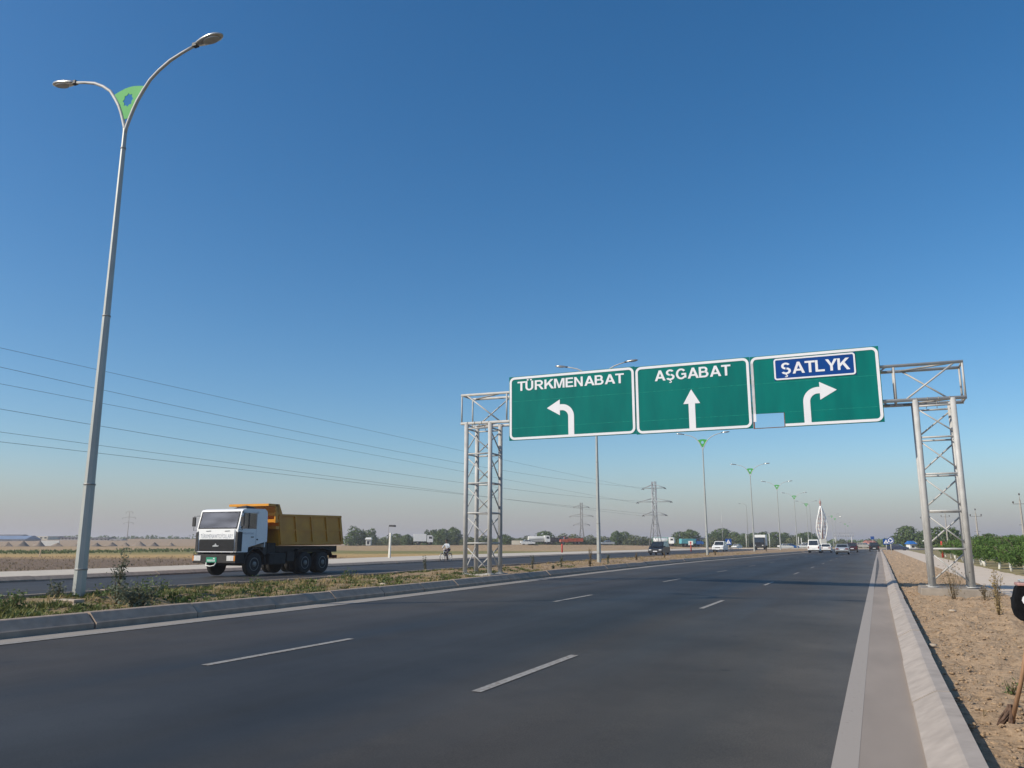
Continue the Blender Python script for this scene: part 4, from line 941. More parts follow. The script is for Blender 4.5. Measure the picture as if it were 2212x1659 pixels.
    if rack:
        rk = MB()
        for x in (-.6, .6): rk.tube([(x, P(tf+.1), zt+.08), (x, P(tr-.1), zt+.08)], .025, 6)
        for k in range(4): y = P(tf+.2+(tr-tf-.4)*k/3); rk.tube([(-.6, y, zt+.07), (.6, y, zt+.07)], .02, 6)
        rk.box(-.55, .55, P(tf+.4), P(tr-.5), zt+.085, zt+.2); rk.build('roof_rack', 'black_plastic', cab)
    return t
def mid_road(x0, x1, y):
    a, c = on(x0, y), on(x1, y); return a, c
def put(name, kind, paint, x0, x1, y, away, label, cat='car', rz=0, **kw):
    a, c = on(x0, y), on(x1, y); L_ = CARS[kind]['L']; X = (a.x+c.x)/2; Y = min(a.y, c.y)+L_/2
    return car(name, kind, paint, (X, Y, zs(X, Y)+.008), (math.pi if away else 0)+rz, label, cat, **kw)
put('minivan', 'minivan', 'black_paint', 1403, 1434, 1198.8, False, 'black minivan coming towards the camera on the opposite carriageway', 'minivan')
put('off_road_car', 'suv', 'white_paint', 1541, 1566, 1192.6, False, 'white off road car with dark roof rack coming along the opposite road', rack=True)['group'] = 'cars and vans on the highway'
put('sedan', 'sedan', 'white_paint', 1581, 1599, 1185.5, False, 'small white sedan behind the blue crossing sign, leaving the roundabout', rz=-.25)
put('white_van', 'van', 'white_paint', 1749, 1769, 1194.4, True, 'white van seen from behind in the lane beside the median', 'van')
put('sedan', 'old_sedan', 'white_paint', 1775, 1795, 1193.8, True, 'boxy old white sedan seen from behind, just right of the white van')
put('sedan', 'sedan', 'silver', 1808, 1832, 1197.5, True, 'silvery white sedan seen from behind in the middle lane')
put('hatchback', 'minivan', 'dark_red', 1834, 1849, 1193.2, True, 'dark red car half hidden by the silvery sedan ahead of it')
put('estate_car', 'suv', 'black_paint', 1877, 1901, 1191.4, True, 'black car with a sun glint, nearest the right kerb')
p = dep(1939, 1187.3, 190); car('sedan', 'sedan', 'navy', (p.x, p.y, .06), R(78), 'dark blue sedan seen side on beside the round blue sign')
p = dep(1867, 1180.5, 285); car('estate_car', 'suv', 'dull_steel', (p.x, p.y, .12), R(70), 'grey off road car far away before the red roofed house', group='distant cars on the roundabout')
p = dep(1877, 1180.5, 290); car('sedan', 'sedan', 'silver', (p.x, p.y, .12), R(70), 'silver sedan far away just right of the grey off road car', group='distant cars on the roundabout')
p = dep(1697, 1183.5, 255); car('sedan', 'sedan', 'white_paint', (p.x, p.y, .1), R(115), 'white sedan far away behind the fourth median lamp', group='distant cars on the roundabout')
p = dep(1709, 1183, 265); car('sedan', 'sedan', 'blue_paint', (p.x, p.y, .1), R(115), 'blue grey sedan far away on the roundabout', group='distant cars on the roundabout')
p = dep(1737, 1182.5, 275); car('sedan', 'old_sedan', 'white_paint', (p.x, p.y, .1), R(110), 'white sedan far away left of the white van', group='distant cars on the roundabout')
p = dep(1746, 1181.5, 285); car('estate_car', 'suv', 'white_paint', (p.x, p.y, .1), R(110), 'white off road car partly hidden by the white van', group='distant cars on the roundabout')

# ---- lorries: front faces +X locally
def lorry(loc, rz, label, cab='white_paint', load='box', paint='white_paint', L=7.5, bonnet=False, cat='lorry', name='lorry', tall=2.9, group='lorries on the far cross road'):
    t = thing(name, label, cat, loc, rz, group); h = L/2
    MB().box(-h, h-.3, -.45, .45, .62, .88).box(-h, -h+.1, -1.1, 1.1, .55, .8).build('chassis', 'chassis', t)
    if bonnet:
        cb = MB().prism([(h-2.6, -1.1, .75), (h-.1, -1.1, .75), (h, -1.1, 1.0), (h-.1, -1.1, 1.62), (h-1.15, -1.1, 1.75), (h-1.35, -1.1, 2.45), (h-2.5, -1.1, 2.5), (h-2.6, -1.1, 2.2)], (0, 2.2, 0)).build('cab', cab, t, bevel=.06)
        w0, w1, wz, front = h-2.4, h-1.3, 1.8, h-1.1
        MB().hexa([(h-1.13, -.9, 1.8), (h-1.10, -.9, 1.8), (h-1.10, .9, 1.8), (h-1.13, .9, 1.8)], [(h-1.32, -.85, 2.35), (h-1.29, -.85, 2.35), (h-1.29, .85, 2.35), (h-1.32, .85, 2.35)]).build('windscreen', 'glass_dark', cb)
    else:
        cb = MB().prism([(h-1.75, -1.15, .75), (h, -1.15, .75), (h, -1.15, 1.65), (h-.18, -1.15, 2.6), (h-.4, -1.15, 2.72), (h-1.75, -1.15, 2.75)], (0, 2.3, 0)).build('cab', cab, t, bevel=.06)
        w0, w1, wz = h-1.2, h-.25, 1.75
        MB().hexa([(h-.01, -1.0, 1.72), (h+.015, -1.0, 1.72), (h+.015, 1.0, 1.72), (h-.01, 1.0, 1.72)], [(h-.17, -.95, 2.5), (h-.13, -.95, 2.5), (h-.13, .95, 2.5), (h-.17, .95, 2.5)]).build('windscreen', 'glass_dark', cb)
        MB().box(h, h+.06, -1.05, 1.05, .62, .95).build('bumper', 'black_plastic', cb)
    for y in (-1, 1):
        yy = 1.155 if not bonnet else 1.105
        MB().prism([(w0, y*yy, wz), (w1, y*yy, wz), (w1-.12, y*yy, wz+.62), (w0, y*yy, wz+.65)], (0, y*.008, 0)).build('side_window', 'glass_dark', cb)
        MB().box(h-.05, h+.03, y*.8-.14, y*.8+.14, .95, 1.15).build('headlight', 'headlight', cb)
    e = h-(2.7 if bonnet else 1.9)
    if load == 'box': MB().box(-h, e, -1.2, 1.2, 1.0, tall).build('box_body', paint, t, bevel=.03)
    elif load == 'tank':
        k = MB().lathe((-h, 0, 1.72), (1, 0, 0), [(.5, 0), (.78, .06), (.80, .12), (.80, h+e-.12), (.78, h+e-.06), (.5, h+e)], 20)
        k.box(-h+.3, e-.3, -.75, .75, .88, 1.1).box(-h+.8, -h+1.2, -.2, .2, 2.5, 2.62).box(e-1.2, e-.8, -.2, .2, 2.5, 2.62).build('tank', paint, t)
    elif load == 'frame_tank':
        k = MB().lathe((-h+.2, 0, 1.75), (1, 0, 0), [(.5, 0), (.85, .06), (.88, .12), (.88, h+e-.5), (.5, h+e-.4)], 20).box(-h+.3, e-.3, -.75, .75, .88, 1.1).build('tank', paint, t)
        fr = MB()
        for x in (-h, e-.25):
            for y in (-1.1, 1.1): fr.box(x, x+.1, y-.05, y+.05, .88, 2.8)
        for y in (-1.1, 1.1): fr.box(-h+.1, e-.25, y-.04, y+.04, 2.7, 2.8).box(-h+.1, e-.25, y-.04, y+.04, .9, 1.0)
        fr.build('tank_frame', 'plate_green', t)
    else:
        k = MB().box(-h, e, -1.2, 1.2, .95, 1.12)
        for y in (-1.2, 1.14): k.box(-h, e, y, y+.06, 1.12, tall)
        k.box(-h, -h+.06, -1.14, 1.14, 1.12, tall-.1).box(e-.06, e, -1.14, 1.14, 1.12, tall+.15)
        for i in range(5):
            x = -h+.1+(e+h-.3)*i/4; k.box(x, x+.1, -1.25, -1.2, 1.0, tall).box(x, x+.1, 1.2, 1.25, 1.0, tall)
        k.build('cargo_body', paint, t)
    for y in (-1.02, 1.02):
        for x in (h-1.0, -h+1.3, -h+2.5)[:3 if L > 7 else 2]:
            s_ = 1 if y > 0 else -1
            wl = MB().lathe((x, y-s_*.15, .5), (0, s_, 0), [(.3, 0), (.47, 0), (.5, .04), (.5, .24), (.46, .28), (.3, .26)], 18).build('wheel', 'rubber', t)
            MB().lathe((x, y+s_*.06, .5), (0, s_, 0), [(.29, 0), (.29, .06), (.12, .03), (.1, .09)], 12).build('rim', 'rim_steel', wl)
    return t
def bankz(p): return gz(p.x, p.y)+.02
def on_bank(x, D):
    p = dep(x, 1177, D); d, z = bank(p.x, p.y); p.z = gz(p.x, p.y)+.06; return p
HEAD = YAW+R(8)                              # vehicles on the cross road run roughly across the view
lorry(on_bank(914, 241), HEAD, 'white box lorry in front of the dark trees, left of the cyclist', 'white_paint', 'box', 'white_paint', 5.6, tall=3.1)
lorry(on_bank(1164, 262), HEAD, 'white tank lorry with a tall white cab facing right', 'white_paint', 'tank', 'off_white', 7.0)
lorry(on_bank(1202, 272), HEAD, 'dark flat sided tipper lorry between the white tanker and the red lorry', 'dark_cargo', 'tipper', 'dark_cargo', 6.0, tall=2.2)
lorry(on_bank(1234, 268), HEAD+math.pi, 'faded orange red lorry left of the second lamp post', 'orange_red', 'tipper', 'orange_red', 7.5, bonnet=True, tall=2.0)
lorry(on_bank(1434, 272), HEAD-.5, 'white tank lorry with a green frame behind the black minivan', 'white_paint', 'frame_tank', 'white_paint', 7.2)
lorry(on_bank(1494, 264), HEAD, 'blue bonneted lorry with a teal box body before the dark tree', 'blue_paint', 'box', 'teal_paint', 7.4, bonnet=True, tall=2.5)
p = on_bank(1140, 256); car('sedan', 'sedan', 'white_paint', p, HEAD+R(90), 'low white sedan parked in front of the white tank lorry', group='cars on the far cross road')
p = on_bank(1312, 272); car('sedan', 'sedan', 'silver', p, HEAD-R(90), 'silver sedan on the far road just right of the second lamp post', group='cars on the far cross road')
a, c = on(1629, 1189), on(1646, 1189); X, Y = (a.x+c.x)/2, a.y
lorry((X, Y+2.6, zs(X, Y)+.008), R(-90), 'small oncoming lorry with dark cab and tall white box body', 'black_paint', 'box', 'white_paint', 5.2, tall=3.3, name='box_lorry', group='cars and vans on the highway')

# ================================================================== CYCLIST
def bicycle(loc, rz, label, frame='white_paint', bar=1.0, rack=True):
    t = thing('bicycle', label, 'bicycle', loc, rz)     # front towards -Y
    r = .34; f, b = -.52, .52
    for y in (f, b):
        wl = MB().ring((0, y, r), (1, 0, 0), r-.02, .02, 32, 8).build('wheel', 'rubber', t)
        sp = MB().ring((0, y, r), (1, 0, 0), r-.045, .009, 28, 5)
        for k in range(14):
            a = 2*math.pi*k/14; sp.tube([(.02*(-1)**k, y, r), (0, y+(r-.05)*math.cos(a), r+(r-.05)*math.sin(a))], .0018, 4)
        sp.lathe((-.05, y, r), (1, 0, 0), [(.02, 0), (.03, .01), (.03, .09), (.02, .1)], 10).build('spokes', 'silver', wl)
    bb = (0, .08, .29); st = (0, .26, .80); hd = (0, -.30, .80); hb = (0, -.34, .66)
    MB().tube([bb, st], .017, 8).tube([st, hd], .015, 8).tube([bb, hb], .018, 8).tube([hb, hd, (0, -.28, .90)], .02, 8).tube([(.05, b, r), (.05, .2, .72), st], .01, 6).tube([(-.05, b, r), (-.05, .2, .72), st], .01, 6).tube([(.05, b, r), bb], .011, 6).tube([(-.05, b, r), bb], .011, 6).build('frame', frame, t)
    MB().tube([(.055, f, r), (.055, -.37, .64), hb], .013, 6).tube([(-.055, f, r), (-.055, -.37, .64), hb], .013, 6).build('fork', frame, t)
    hbz = 1.02
    MB().tube([(0, -.28, .88), (0, -.30, hbz)], .013, 8).tube([(-.29*bar, -.16, hbz), (-.24*bar, -.27, hbz), (0, -.31, hbz), (.24*bar, -.27, hbz), (.29*bar, -.16, hbz)], .012, 8).build('handlebar', 'silver', t)
    for s_ in (-1, 1): MB().tube([(s_*.295*bar, -.13, hbz), (s_*.262*bar, -.23, hbz)], .018, 8).build('grip', 'rubber', t)
    MB().hexa([(-.03, .12, .90), (.03, .12, .90), (.09, .38, .90), (-.09, .38, .90)], [(-.02, .12, .95), (.02, .12, .95), (.075, .38, .97), (-.075, .38, .97)]).tube([st, (0, .28, .9)], .013, 8).build('saddle', 'black_plastic', t)
    ck = MB().lathe((.055, .08, .29), (1, 0, 0), [(.09, 0), (.09, .006)], 20)
    ck.tube([(.075, .08, .29), (.075, .06, .12)], .01, 6).tube([(-.075, .08, .29), (-.075, .10, .46)], .01, 6).box(.08, .17, .02, .10, .11, .13).box(-.17, -.08, .06, .14, .45, .47).build('crank', 'dull_steel', t)
    if rack: MB().box(-.07, .07, .42, .72, .735, .75).tube([(.06, b, r), (.06, .62, .735)], .006, 5).tube([(-.06, b, r), (-.06, .62, .735)], .006, 5).build('carrier', 'dull_steel', t)
    for y in (f, b):
        m = MB(); n = 12
        for k in range(n):
            a0 = R(20+140*k/n); a1 = R(20+140*(k+1)/n); rr = r+.03
            m.prism([(-.03, y+rr*math.cos(a0), r+rr*math.sin(a0)), (.03, y+rr*math.cos(a0), r+rr*math.sin(a0)), (.03, y+rr*math.cos(a1), r+rr*math.sin(a1)), (-.03, y+rr*math.cos(a1), r+rr*math.sin(a1))], (0, 0, .004))
        m.build('mudguard', 'dull_steel', t)
    return t
def skin_mesh(name, pts, edges, rad, m, parent, sub=2, root=0):
    me = bpy.data.meshes.new(name); me.from_pydata(pts, edges, []); o = bpy.data.objects.new(name, me); COL.objects.link(o)
    sk = o.modifiers.new('skin', 'SKIN'); sk.use_smooth_shade = True
    for i, r in enumerate(rad):
        v = me.skin_vertices[0].data[i]; v.radius = (r, r) if not isinstance(r, tuple) else r; v.use_root = (i == root)
    ss = o.modifiers.new('sub', 'SUBSURF'); ss.levels = sub; ss.render_levels = sub
    bpy.context.view_layer.update()
    dm = bpy.data.meshes.new_from_object(o.evaluated_get(bpy.context.evaluated_depsgraph_get()))
    bpy.data.objects.remove(o)
    for p_ in dm.polygons: p_.use_smooth = True
    dm.materials.clear(); dm.materials.append(M[m]); dm.name = name
    o = bpy.data.objects.new(name, dm); COL.objects.link(o); o.parent = parent; return o
def rider(loc, rz):
    t = thing('person', 'cyclist in a pale patterned shirt and dark trousers riding beside the far kerb', 'person', loc, rz)
    V, E_, Rr = [], [], []
    def add(p, r, par=None):
        V.append(p); Rr.append(r); i = len(V)-1
        if par is not None: E_.append((par, i))
        return i
    pel = add((0, .25, .99), (.15, .11)); wa = add((0, .21, 1.14), (.135, .10), pel); ches = add((0, .15, 1.33), (.16, .115), wa); nb = add((0, .11, 1.46), (.085, .08), ches)
    nk = add((0, .085, 1.54), .05, nb); hd0 = add((0, .055, 1.60), (.07, .08), nk); hd1 = add((0, .03, 1.69), (.078, .095), hd0); hd2 = add((0, .04, 1.765), (.06, .075), hd1)
    add((0, -.065, 1.655), .016, hd1)                                       # nose
    arms = []
    for s_ in (-1, 1):
        sh = add((s_*.175, .12, 1.41), .06, ches); el = add((s_*.33, .02, 1.20), .043, sh); wr = add((s_*.29, -.13, 1.075), .029, el); pa = add((s_*.282, -.165, 1.055), (.034, .022), wr)
        for k in range(4):
            q = add((s_*(.262+.008*k), -.185+.017*k, 1.035), .009, pa); q = add((s_*(.255+.008*k), -.205+.017*k, 1.012), .0085, q); add((s_*(.256+.008*k), -.195+.017*k, .992), .008, q)
        th = add((s_*.262, -.15, 1.03), .0095, pa); add((s_*.245, -.165, 1.005), .0085, th)
        arms.append((sh, el, wr))
    feet = (( .13, .045, .155), (-.13, .10, .50)); knees = ((.115, -.10, .62), (-.12, -.19, .86))
    legs = []
    for k, s_ in enumerate((1, -1)):
        hp = add((s_*.095, .23, .95), .092, pel); kn = add(knees[k], .06, hp); an = add((feet[k][0], feet[k][1]+.05, feet[k][2]+.06), .037, kn); ht = add((feet[k][0], feet[k][1]-.06, feet[k][2]+.0), (.035, .03), an); add((feet[k][0], feet[k][1]-.13, feet[k][2]-.012), (.03, .022), ht)
        legs.append((hp, kn, an))
    body = skin_mesh('body', V, E_, Rr, 'skin', t)
    # shirt
    sv, se, sr = [], [], []
    for i, (src, gr) in enumerate(((pel, .012), (wa, .014), (ches, .012), (nb, .004))):
        sv.append(V[src]); r = Rr[src]; sr.append((r[0]+gr, r[1]+gr)); 
        if i: se.append((i-1, i))
    sv[0] = (0, .245, 1.02)
    for sh, el, wr in arms:
        k = len(sv); sv += [V[sh], V[el], tuple(Vector(V[el]).lerp(Vector(V[wr]), .8))]; sr += [.073, .058, .046]; se += [(2, k), (k, k+1), (k+1, k+2)]
    skin_mesh('shirt', sv, se, sr, 'shirt', t, root=0)
    tv, te, tr_ = [(0, .25, .985)], [], [(.165, .125)]
    for hp, kn, an in legs:
        k = len(tv); tv += [V[hp], V[kn], V[an]]; tr_ += [.105, .078, .058]; te += [(0, k), (k, k+1), (k+1, k+2)]
    skin_mesh('trousers', tv, te, tr_, 'trousers', t)
    MB().blob((0, .055, 1.735), .083, .10, .075, 14, 9).build('hair', 'hair', t)
    fc = MB()
    for s_ in (-1, 1): fc.blob((s_*.03, -.052, 1.685), .011, .008, .007, 8, 5)
    fc.build('eyes', 'hair', t); MB().blob((0, -.05, 1.617), .022, .008, .006, 8, 5).build('mouth', 'dark_red', t)
    for k, s_ in enumerate((1, -1)):
        MB().hexa([(feet[k][0]-.045, feet[k][1]-.17, feet[k][2]-.035), (feet[k][0]+.045, feet[k][1]-.17, feet[k][2]-.035), (feet[k][0]+.04, feet[k][1]+.10, feet[k][2]-.03), (feet[k][0]-.04, feet[k][1]+.10, feet[k][2]-.03)],
                  [(feet[k][0]-.04, feet[k][1]-.15, feet[k][2]+.02), (feet[k][0]+.04, feet[k][1]-.15, feet[k][2]+.02), (feet[k][0]+.036, feet[k][1]+.09, feet[k][2]+.07), (feet[k][0]-.036, feet[k][1]+.09, feet[k][2]+.07)]).build('shoe', 'black_plastic', t, bevel=.012)
    return t
cp = on(962, 1213); CZ = zs(cp.x)
bicycle((cp.x, cp.y+.1, CZ), R(-8), 'bicycle with a white frame ridden beside the far kerb by the cyclist')
rider((cp.x, cp.y+.1, CZ), R(-8))

# ================================================================== PYLONS, WIRES, POLES
def lattice_pylon(loc, h, rz, label, wide=1.0, mname='pylon_steel'):
    t = thing('pylon', label, 'pylon', loc, rz)
    bw, ww, tw = h*.082*wide, h*.026*wide, h*.026*wide; zw = h*.46
    def hwid(z): return bw+(ww-bw)*z/zw if z < zw else ww+(tw-ww)*(z-zw)/(h-zw)
    m = MB(); r = h*.0042
    for a in (-1, 1):
        for b in (-1, 1): m.tube([(a*bw, b*bw, -.2), (a*ww, b*ww, zw), (a*tw, b*tw, h)], r*1.4, 5)
    m.build('tower_leg', mname, t)
    m = MB(); lv = [0, .2, .36, .46, .53, .60, .67, .74, .81, .88, .94, 1.0]
    for i in range(len(lv)-1):
        z0, z1 = lv[i]*h, lv[i+1]*h; a, b = hwid(z0), hwid(z1)
        for q in range(4):
            c = [(-1, -1), (1, -1), (1, 1), (-1, 1)]; p0, p1 = c[q], c[(q+1) % 4]
            if i % 2: p0, p1 = p1, p0
            m.tube([(p0[0]*a, p0[1]*a, z0), (p1[0]*b, p1[1]*b, z1)], r*.7, 4)
            if i: m.tube([(p0[0]*a, p0[1]*a, z0), (p1[0]*a, p1[1]*a, z0)], r*.6, 4)
    m.build('bracing', mname, t)
    tips = []
    for z, ln in ((h*.90, h*.175), (h*.695, h*.265), (h*.50, h*.18)):
        for s_ in (-1, 1):
            m = MB(); w_ = hwid(z)
            for b in (-1, 1): m.tube([(s_*w_, b*w_, z), (s_*ln, 0, z)], r*.8, 4).tube([(s_*w_, b*w_, z+h*.05), (s_*ln, 0, z)], r*.8, 4)
            m.tube([(s_*ln*.55, -w_*.5, z), (s_*ln*.55, w_*.5, z)], r*.6, 4); arm_ = m.build('crossarm', mname, t)
            for y in (-1, 1): MB().tube([(s_*ln, 0, z-.05), (s_*ln, y*h*.045, z-h*.016)], r*1.3, 6).build('insulator', 'insulator', arm_)
            tips.append((s_*ln, 0, z-h*.014))
    return t, tips
pb = dep(1416.5, 1178, 235); pb.z = gz(pb.x, pb.y)
PH = (dep(1413, 1040, 235).z-pb.z)
_, tips = lattice_pylon((pb.x, pb.y, pb.z), PH, R(-6), 'tall pale lattice pylon rising behind the black minivan')
p2 = dep(1257, 1176, 365); p2.z = gz(p2.x, p2.y)
lattice_pylon((p2.x, p2.y, p2.z), dep(1254, 1086, 365).z-p2.z, R(10), 'darker lattice pylon further off, behind the orange red lorry', .9, 'dull_steel')
p3 = dep(409, 1166, 900); lattice_pylon((p3.x, p3.y, 2.0), 9.5, 0, 'tiny hazy pylon on the horizon left of the dump truck', 1.0)
# conductors: each goes from the pylon arm to a tower out of frame on the left
import itertools
rot = Matrix.Rotation(R(-6), 3, 'Z')
targets = [753, 795, 832, 886, 935, 955]
order = [1, 0, 3, 2, 5, 4]
for k, i in enumerate(range(6)):
    P1 = Vector(pb)+rot@Vector(tips[i]); py = sorted(targets)[k]
    P0 = Vector((P1.x-10.5, 8, P1.z-.4))
    # sag chosen so the span crosses the left picture edge where the photo shows it
    d = ray(0, py); best = None
    def curve(s, u): q = P0.lerp(P1, u); q.z -= 4*s*u*(1-u); return q
    lo_u = None
    for j in range(400):
        u = j/400; q = curve(0, u)
        if q.y*d.x-q.x*d.y > 0 if False else (q.x/q.y if q.y else -9) > d.x/d.y: lo_u = u; break
    q = curve(0, lo_u); zt_ = EYE+d.z*(q.y/d.y); s_ = (q.z-zt_)/(4*lo_u*(1-lo_u)); s_ = max(.3, min(s_, 12))
    if s_ >= 11.9 or s_ <= .31: P0.z += (zt_-curve(s_, lo_u).z)/(1-lo_u)
    w = MB(); w.tube([curve(s_, j/40) for j in range(41)], .016, 5)
    tag(w.build('power_line', 'wire'), ['topmost power line crossing the sky at left', 'second power line from the top in the sky at left', 'third power line from the top in the sky at left', 'fourth power line from the top in the sky at left', 'fifth power line from the top in the sky at left', 'lowest power line crossing the sky at left'][k], 'power line', 'power lines strung from the pale pylon')

def pole_pylon(loc, h, label):
    t = thing('power_pole', label, 'power pole', loc)
    MB().tube([(0, 0, -.3), (0, 0, h)], [h*.013, h*.008], 8).build('pole', 'concrete', t)
    for z, ln, dr in ((h*.99, h*.16, .6), (h*.80, h*.30, .9), (h*.62, h*.22, .9)):
        m = MB()
        for s_ in (-1, 1): m.tube([(0, 0, z+h*.03), (s_*ln, 0, z-.1)], h*.004, 5).tube([(0, 0, z-.1), (s_*ln, 0, z-.1)], h*.004, 5)
        a = m.build('crossarm', 'dull_steel', t)
        for s_ in (-1, 1): MB().tube([(s_*ln, 0, z-.1), (s_*ln, 0, z-.1-h*.05)], h*.006, 6).build('insulator', 'insulator', a)
    return t
q = dep(274, 1171, 420); pole_pylon((q.x, q.y, gz(q.x, q.y)), dep(277, 1105, 420).z-gz(q.x, q.y), 'single concrete power pole with three crossarms on the plain at left')
def utility_pole(loc, h, label, rz=0, brace=False):
    t = thing('utility_pole', label, 'utility pole', loc, rz, 'concrete utility poles at right')
    MB().tube([(0, 0, -.3), (0, 0, h*.93)], [.15, .09], 8, smooth=False).tube([(0, 0, h*.93), (0, 0, h)], .03, 6).build('pole', 'concrete', t)
    a = MB().box(-.75, .75, -.04, .04, h*.86, h*.86+.07).build('crossarm', 'dull_steel', t)
    for x, z in ((-.72, h*.86+.07), (.72, h*.86+.07), (0, h)): MB().lathe((x, 0, z), (0, 0, 1), [(.03, 0), (.03, .08), (.085, .09), (.09, .22), (.05, .28)], 10).build('insulator', 'insulator', t)
    MB().box(-.38, .38, -.04, .04, h*.52, h*.52+.06).build('crossarm', 'dull_steel', t)
    if brace: MB().tube([(0, 0, h*.5), (1.9, .3, -.2)], .08, 8).build('stay', 'concrete', t)
    return t
for (xb, yb, yt, xt, D, lab, br) in ((2116, 1190, 1099, 2107.5, 120, 'concrete utility pole with a leaning stay, right of the gantry tower', True),
    (2217, 1200, 1066, 2208, 96, 'utility pole cut by the right picture edge above the orchard', False),
    (2049, 1186, 1102, 2047, 160, 'thin utility pole seen between the legs of the right gantry tower', False),
    (2003, 1185, 1106, 1997, 175, 'thin utility pole just left of the right gantry tower', False)):
    b_ = dep(xb, yb, D); tp = dep(xt, yt, D); utility_pole((b_.x, b_.y, -.05), tp.z+.05-.25, lab, R(8), br)

def single_lamp(loc, h, arm, label, flood=False, cat='street lamp'):
    t = thing('street_lamp', label, cat, loc, 0)
    if flood:
        MB().tube([(0, 0, -.1), (0, 0, h), (.25, 0, h+.05)], .045, 8).build('pole', 'dull_steel', t)
        MB().hexa([(.25, -.4, h-.2), (1.9, -.4, h-.28), (1.9, .4, h-.28), (.25, .4, h-.2)], [(.3, -.35, h+.24), (1.8, -.35, h+.2), (1.8, .35, h+.2), (.3, .35, h+.24)]).build('floodlight', 'chassis', t, bevel=.03)
    else:
        MB().tube([(0, 0, -.1), (0, 0, h-1.2), (-.12, 0, h-.6), (-.5, 0, h-.15), (-1.1, 0, h), (-arm, 0, h)], [.1, .07, .06, .05, .045, .04], 8).build('pole', 'pole_paint', t)
        lamp_head(t, (-arm, 0, h), -1, R(2))
    return t
p = dep(838.5, 1182, 205); single_lamp((p.x, p.y, gz(p.x, p.y)), dep(841, 1136, 205).z-gz(p.x, p.y), 0, 'thin pole with a flat dark floodlight, above the tall white post', True)
p = dep(1617, 1180, 262); single_lamp((p.x, p.y, .1), dep(1610, 1088, 262).z-.1, 1.7, 'single arm street lamp bending left, standing by the roundabout')
p = dep(1562, 1180, 240); t = thing('post', 'bare grey lamp pole without arms beside the blue crossing sign', 'pole', (p.x, p.y, .05)); MB().tube([(0, 0, -.1), (0, 0, 6.5), (0, 0, 11.5)], [.10, .07, .03], 8).build('shaft', 'pole_paint', t)
p = dep(1755, 1180, 300); single_lamp((p.x, p.y, .1), dep(1744, 1088, 300).z, 1.7, 'hazy single arm street lamp behind the white van')
for k, (x, yt, lab) in enumerate(((1663, 1152, 'short white pole right of the small oncoming lorry'), (1613, 1153, 'short white pole left of the small oncoming lorry'), (1726, 1160, 'white pole left of the white van'), (1732, 1162, 'second white pole left of the white van'))):
    p = dep(x, 1181, 280); h_ = dep(x, yt, 280).z; t = thing('post', lab, 'pole', (p.x, p.y, .05)); MB().tube([(0, 0, -.1), (0, 0, h_)], [.16, .12], 8).build('shaft', 'off_white', t)
# tall white concrete post and marker posts on the left pavement
p = on(841, 1204.7, .2); t = thing('post', 'plain white concrete post on the far pavement, leaning slightly', 'post', (p.x, p.y, p.z), 0); t.rotation_euler = (0, R(1.5), 0)
MB().hexa([(-.09, -.09, -.1), (.09, -.09, -.1), (.09, .09, -.1), (-.09, .09, -.1)], [(-.075, -.075, 2.18), (.075, -.075, 2.18), (.075, .075, 2.18), (-.075, .075, 2.18)]).build('shaft', 'whitewash', t, bevel=.015)
def marker(p, h, label, board=None):
    t = thing('marker_post', label, 'marker post', p, 0, 'red marker posts along the road')
    MB().lathe((0, 0, -.1), (0, 0, 1), [(.11, 0), (.11, h+.02), (.095, h+.09), (.03, h+.1)], 14).build('post', 'safety_red', t)
    if board: MB().box(-.42, .42, -.17, -.12, h-.15, h+.55).build('board', 'off_white', t); MB().box(-.10, .10, -.176, -.172, h-.08, h+.30).prism([(-.2, -.172, h+.22), (.2, -.172, h+.22), (0, -.172, h+.5)], (0, -.004, 0)).build('board_symbol', 'safety_red', t)
p = on(1214.3, 1193.5, .2); marker(p, 1.2, 'red marker post on the far pavement, left of the second lamp post')
p = on(1493, 1190.2, .2); marker(p, 1.2, 'red marker post carrying a white board, before the blue lorry', True)
p = on(2037, 1203.5, .05); marker(p, 1.75, 'tall red marker post by the orchard, seen through the right tower')
p = dep(85, 1201, 92); t = thing('stake', 'short pale wooden stake in the ploughed field at left', 'stake', (p.x, p.y, gz(p.x, p.y)), .3); MB().hexa([(-.06, -.06, -.1), (.06, -.06, -.1), (.06, .06, -.1), (-.06, .06, -.1)], [(-.05+.08, -.05, .75), (.05+.08, -.05, .75), (.05+.08, .05, .75), (-.05+.08, .05, .75)]).build('shaft', 'wood_pale', t)

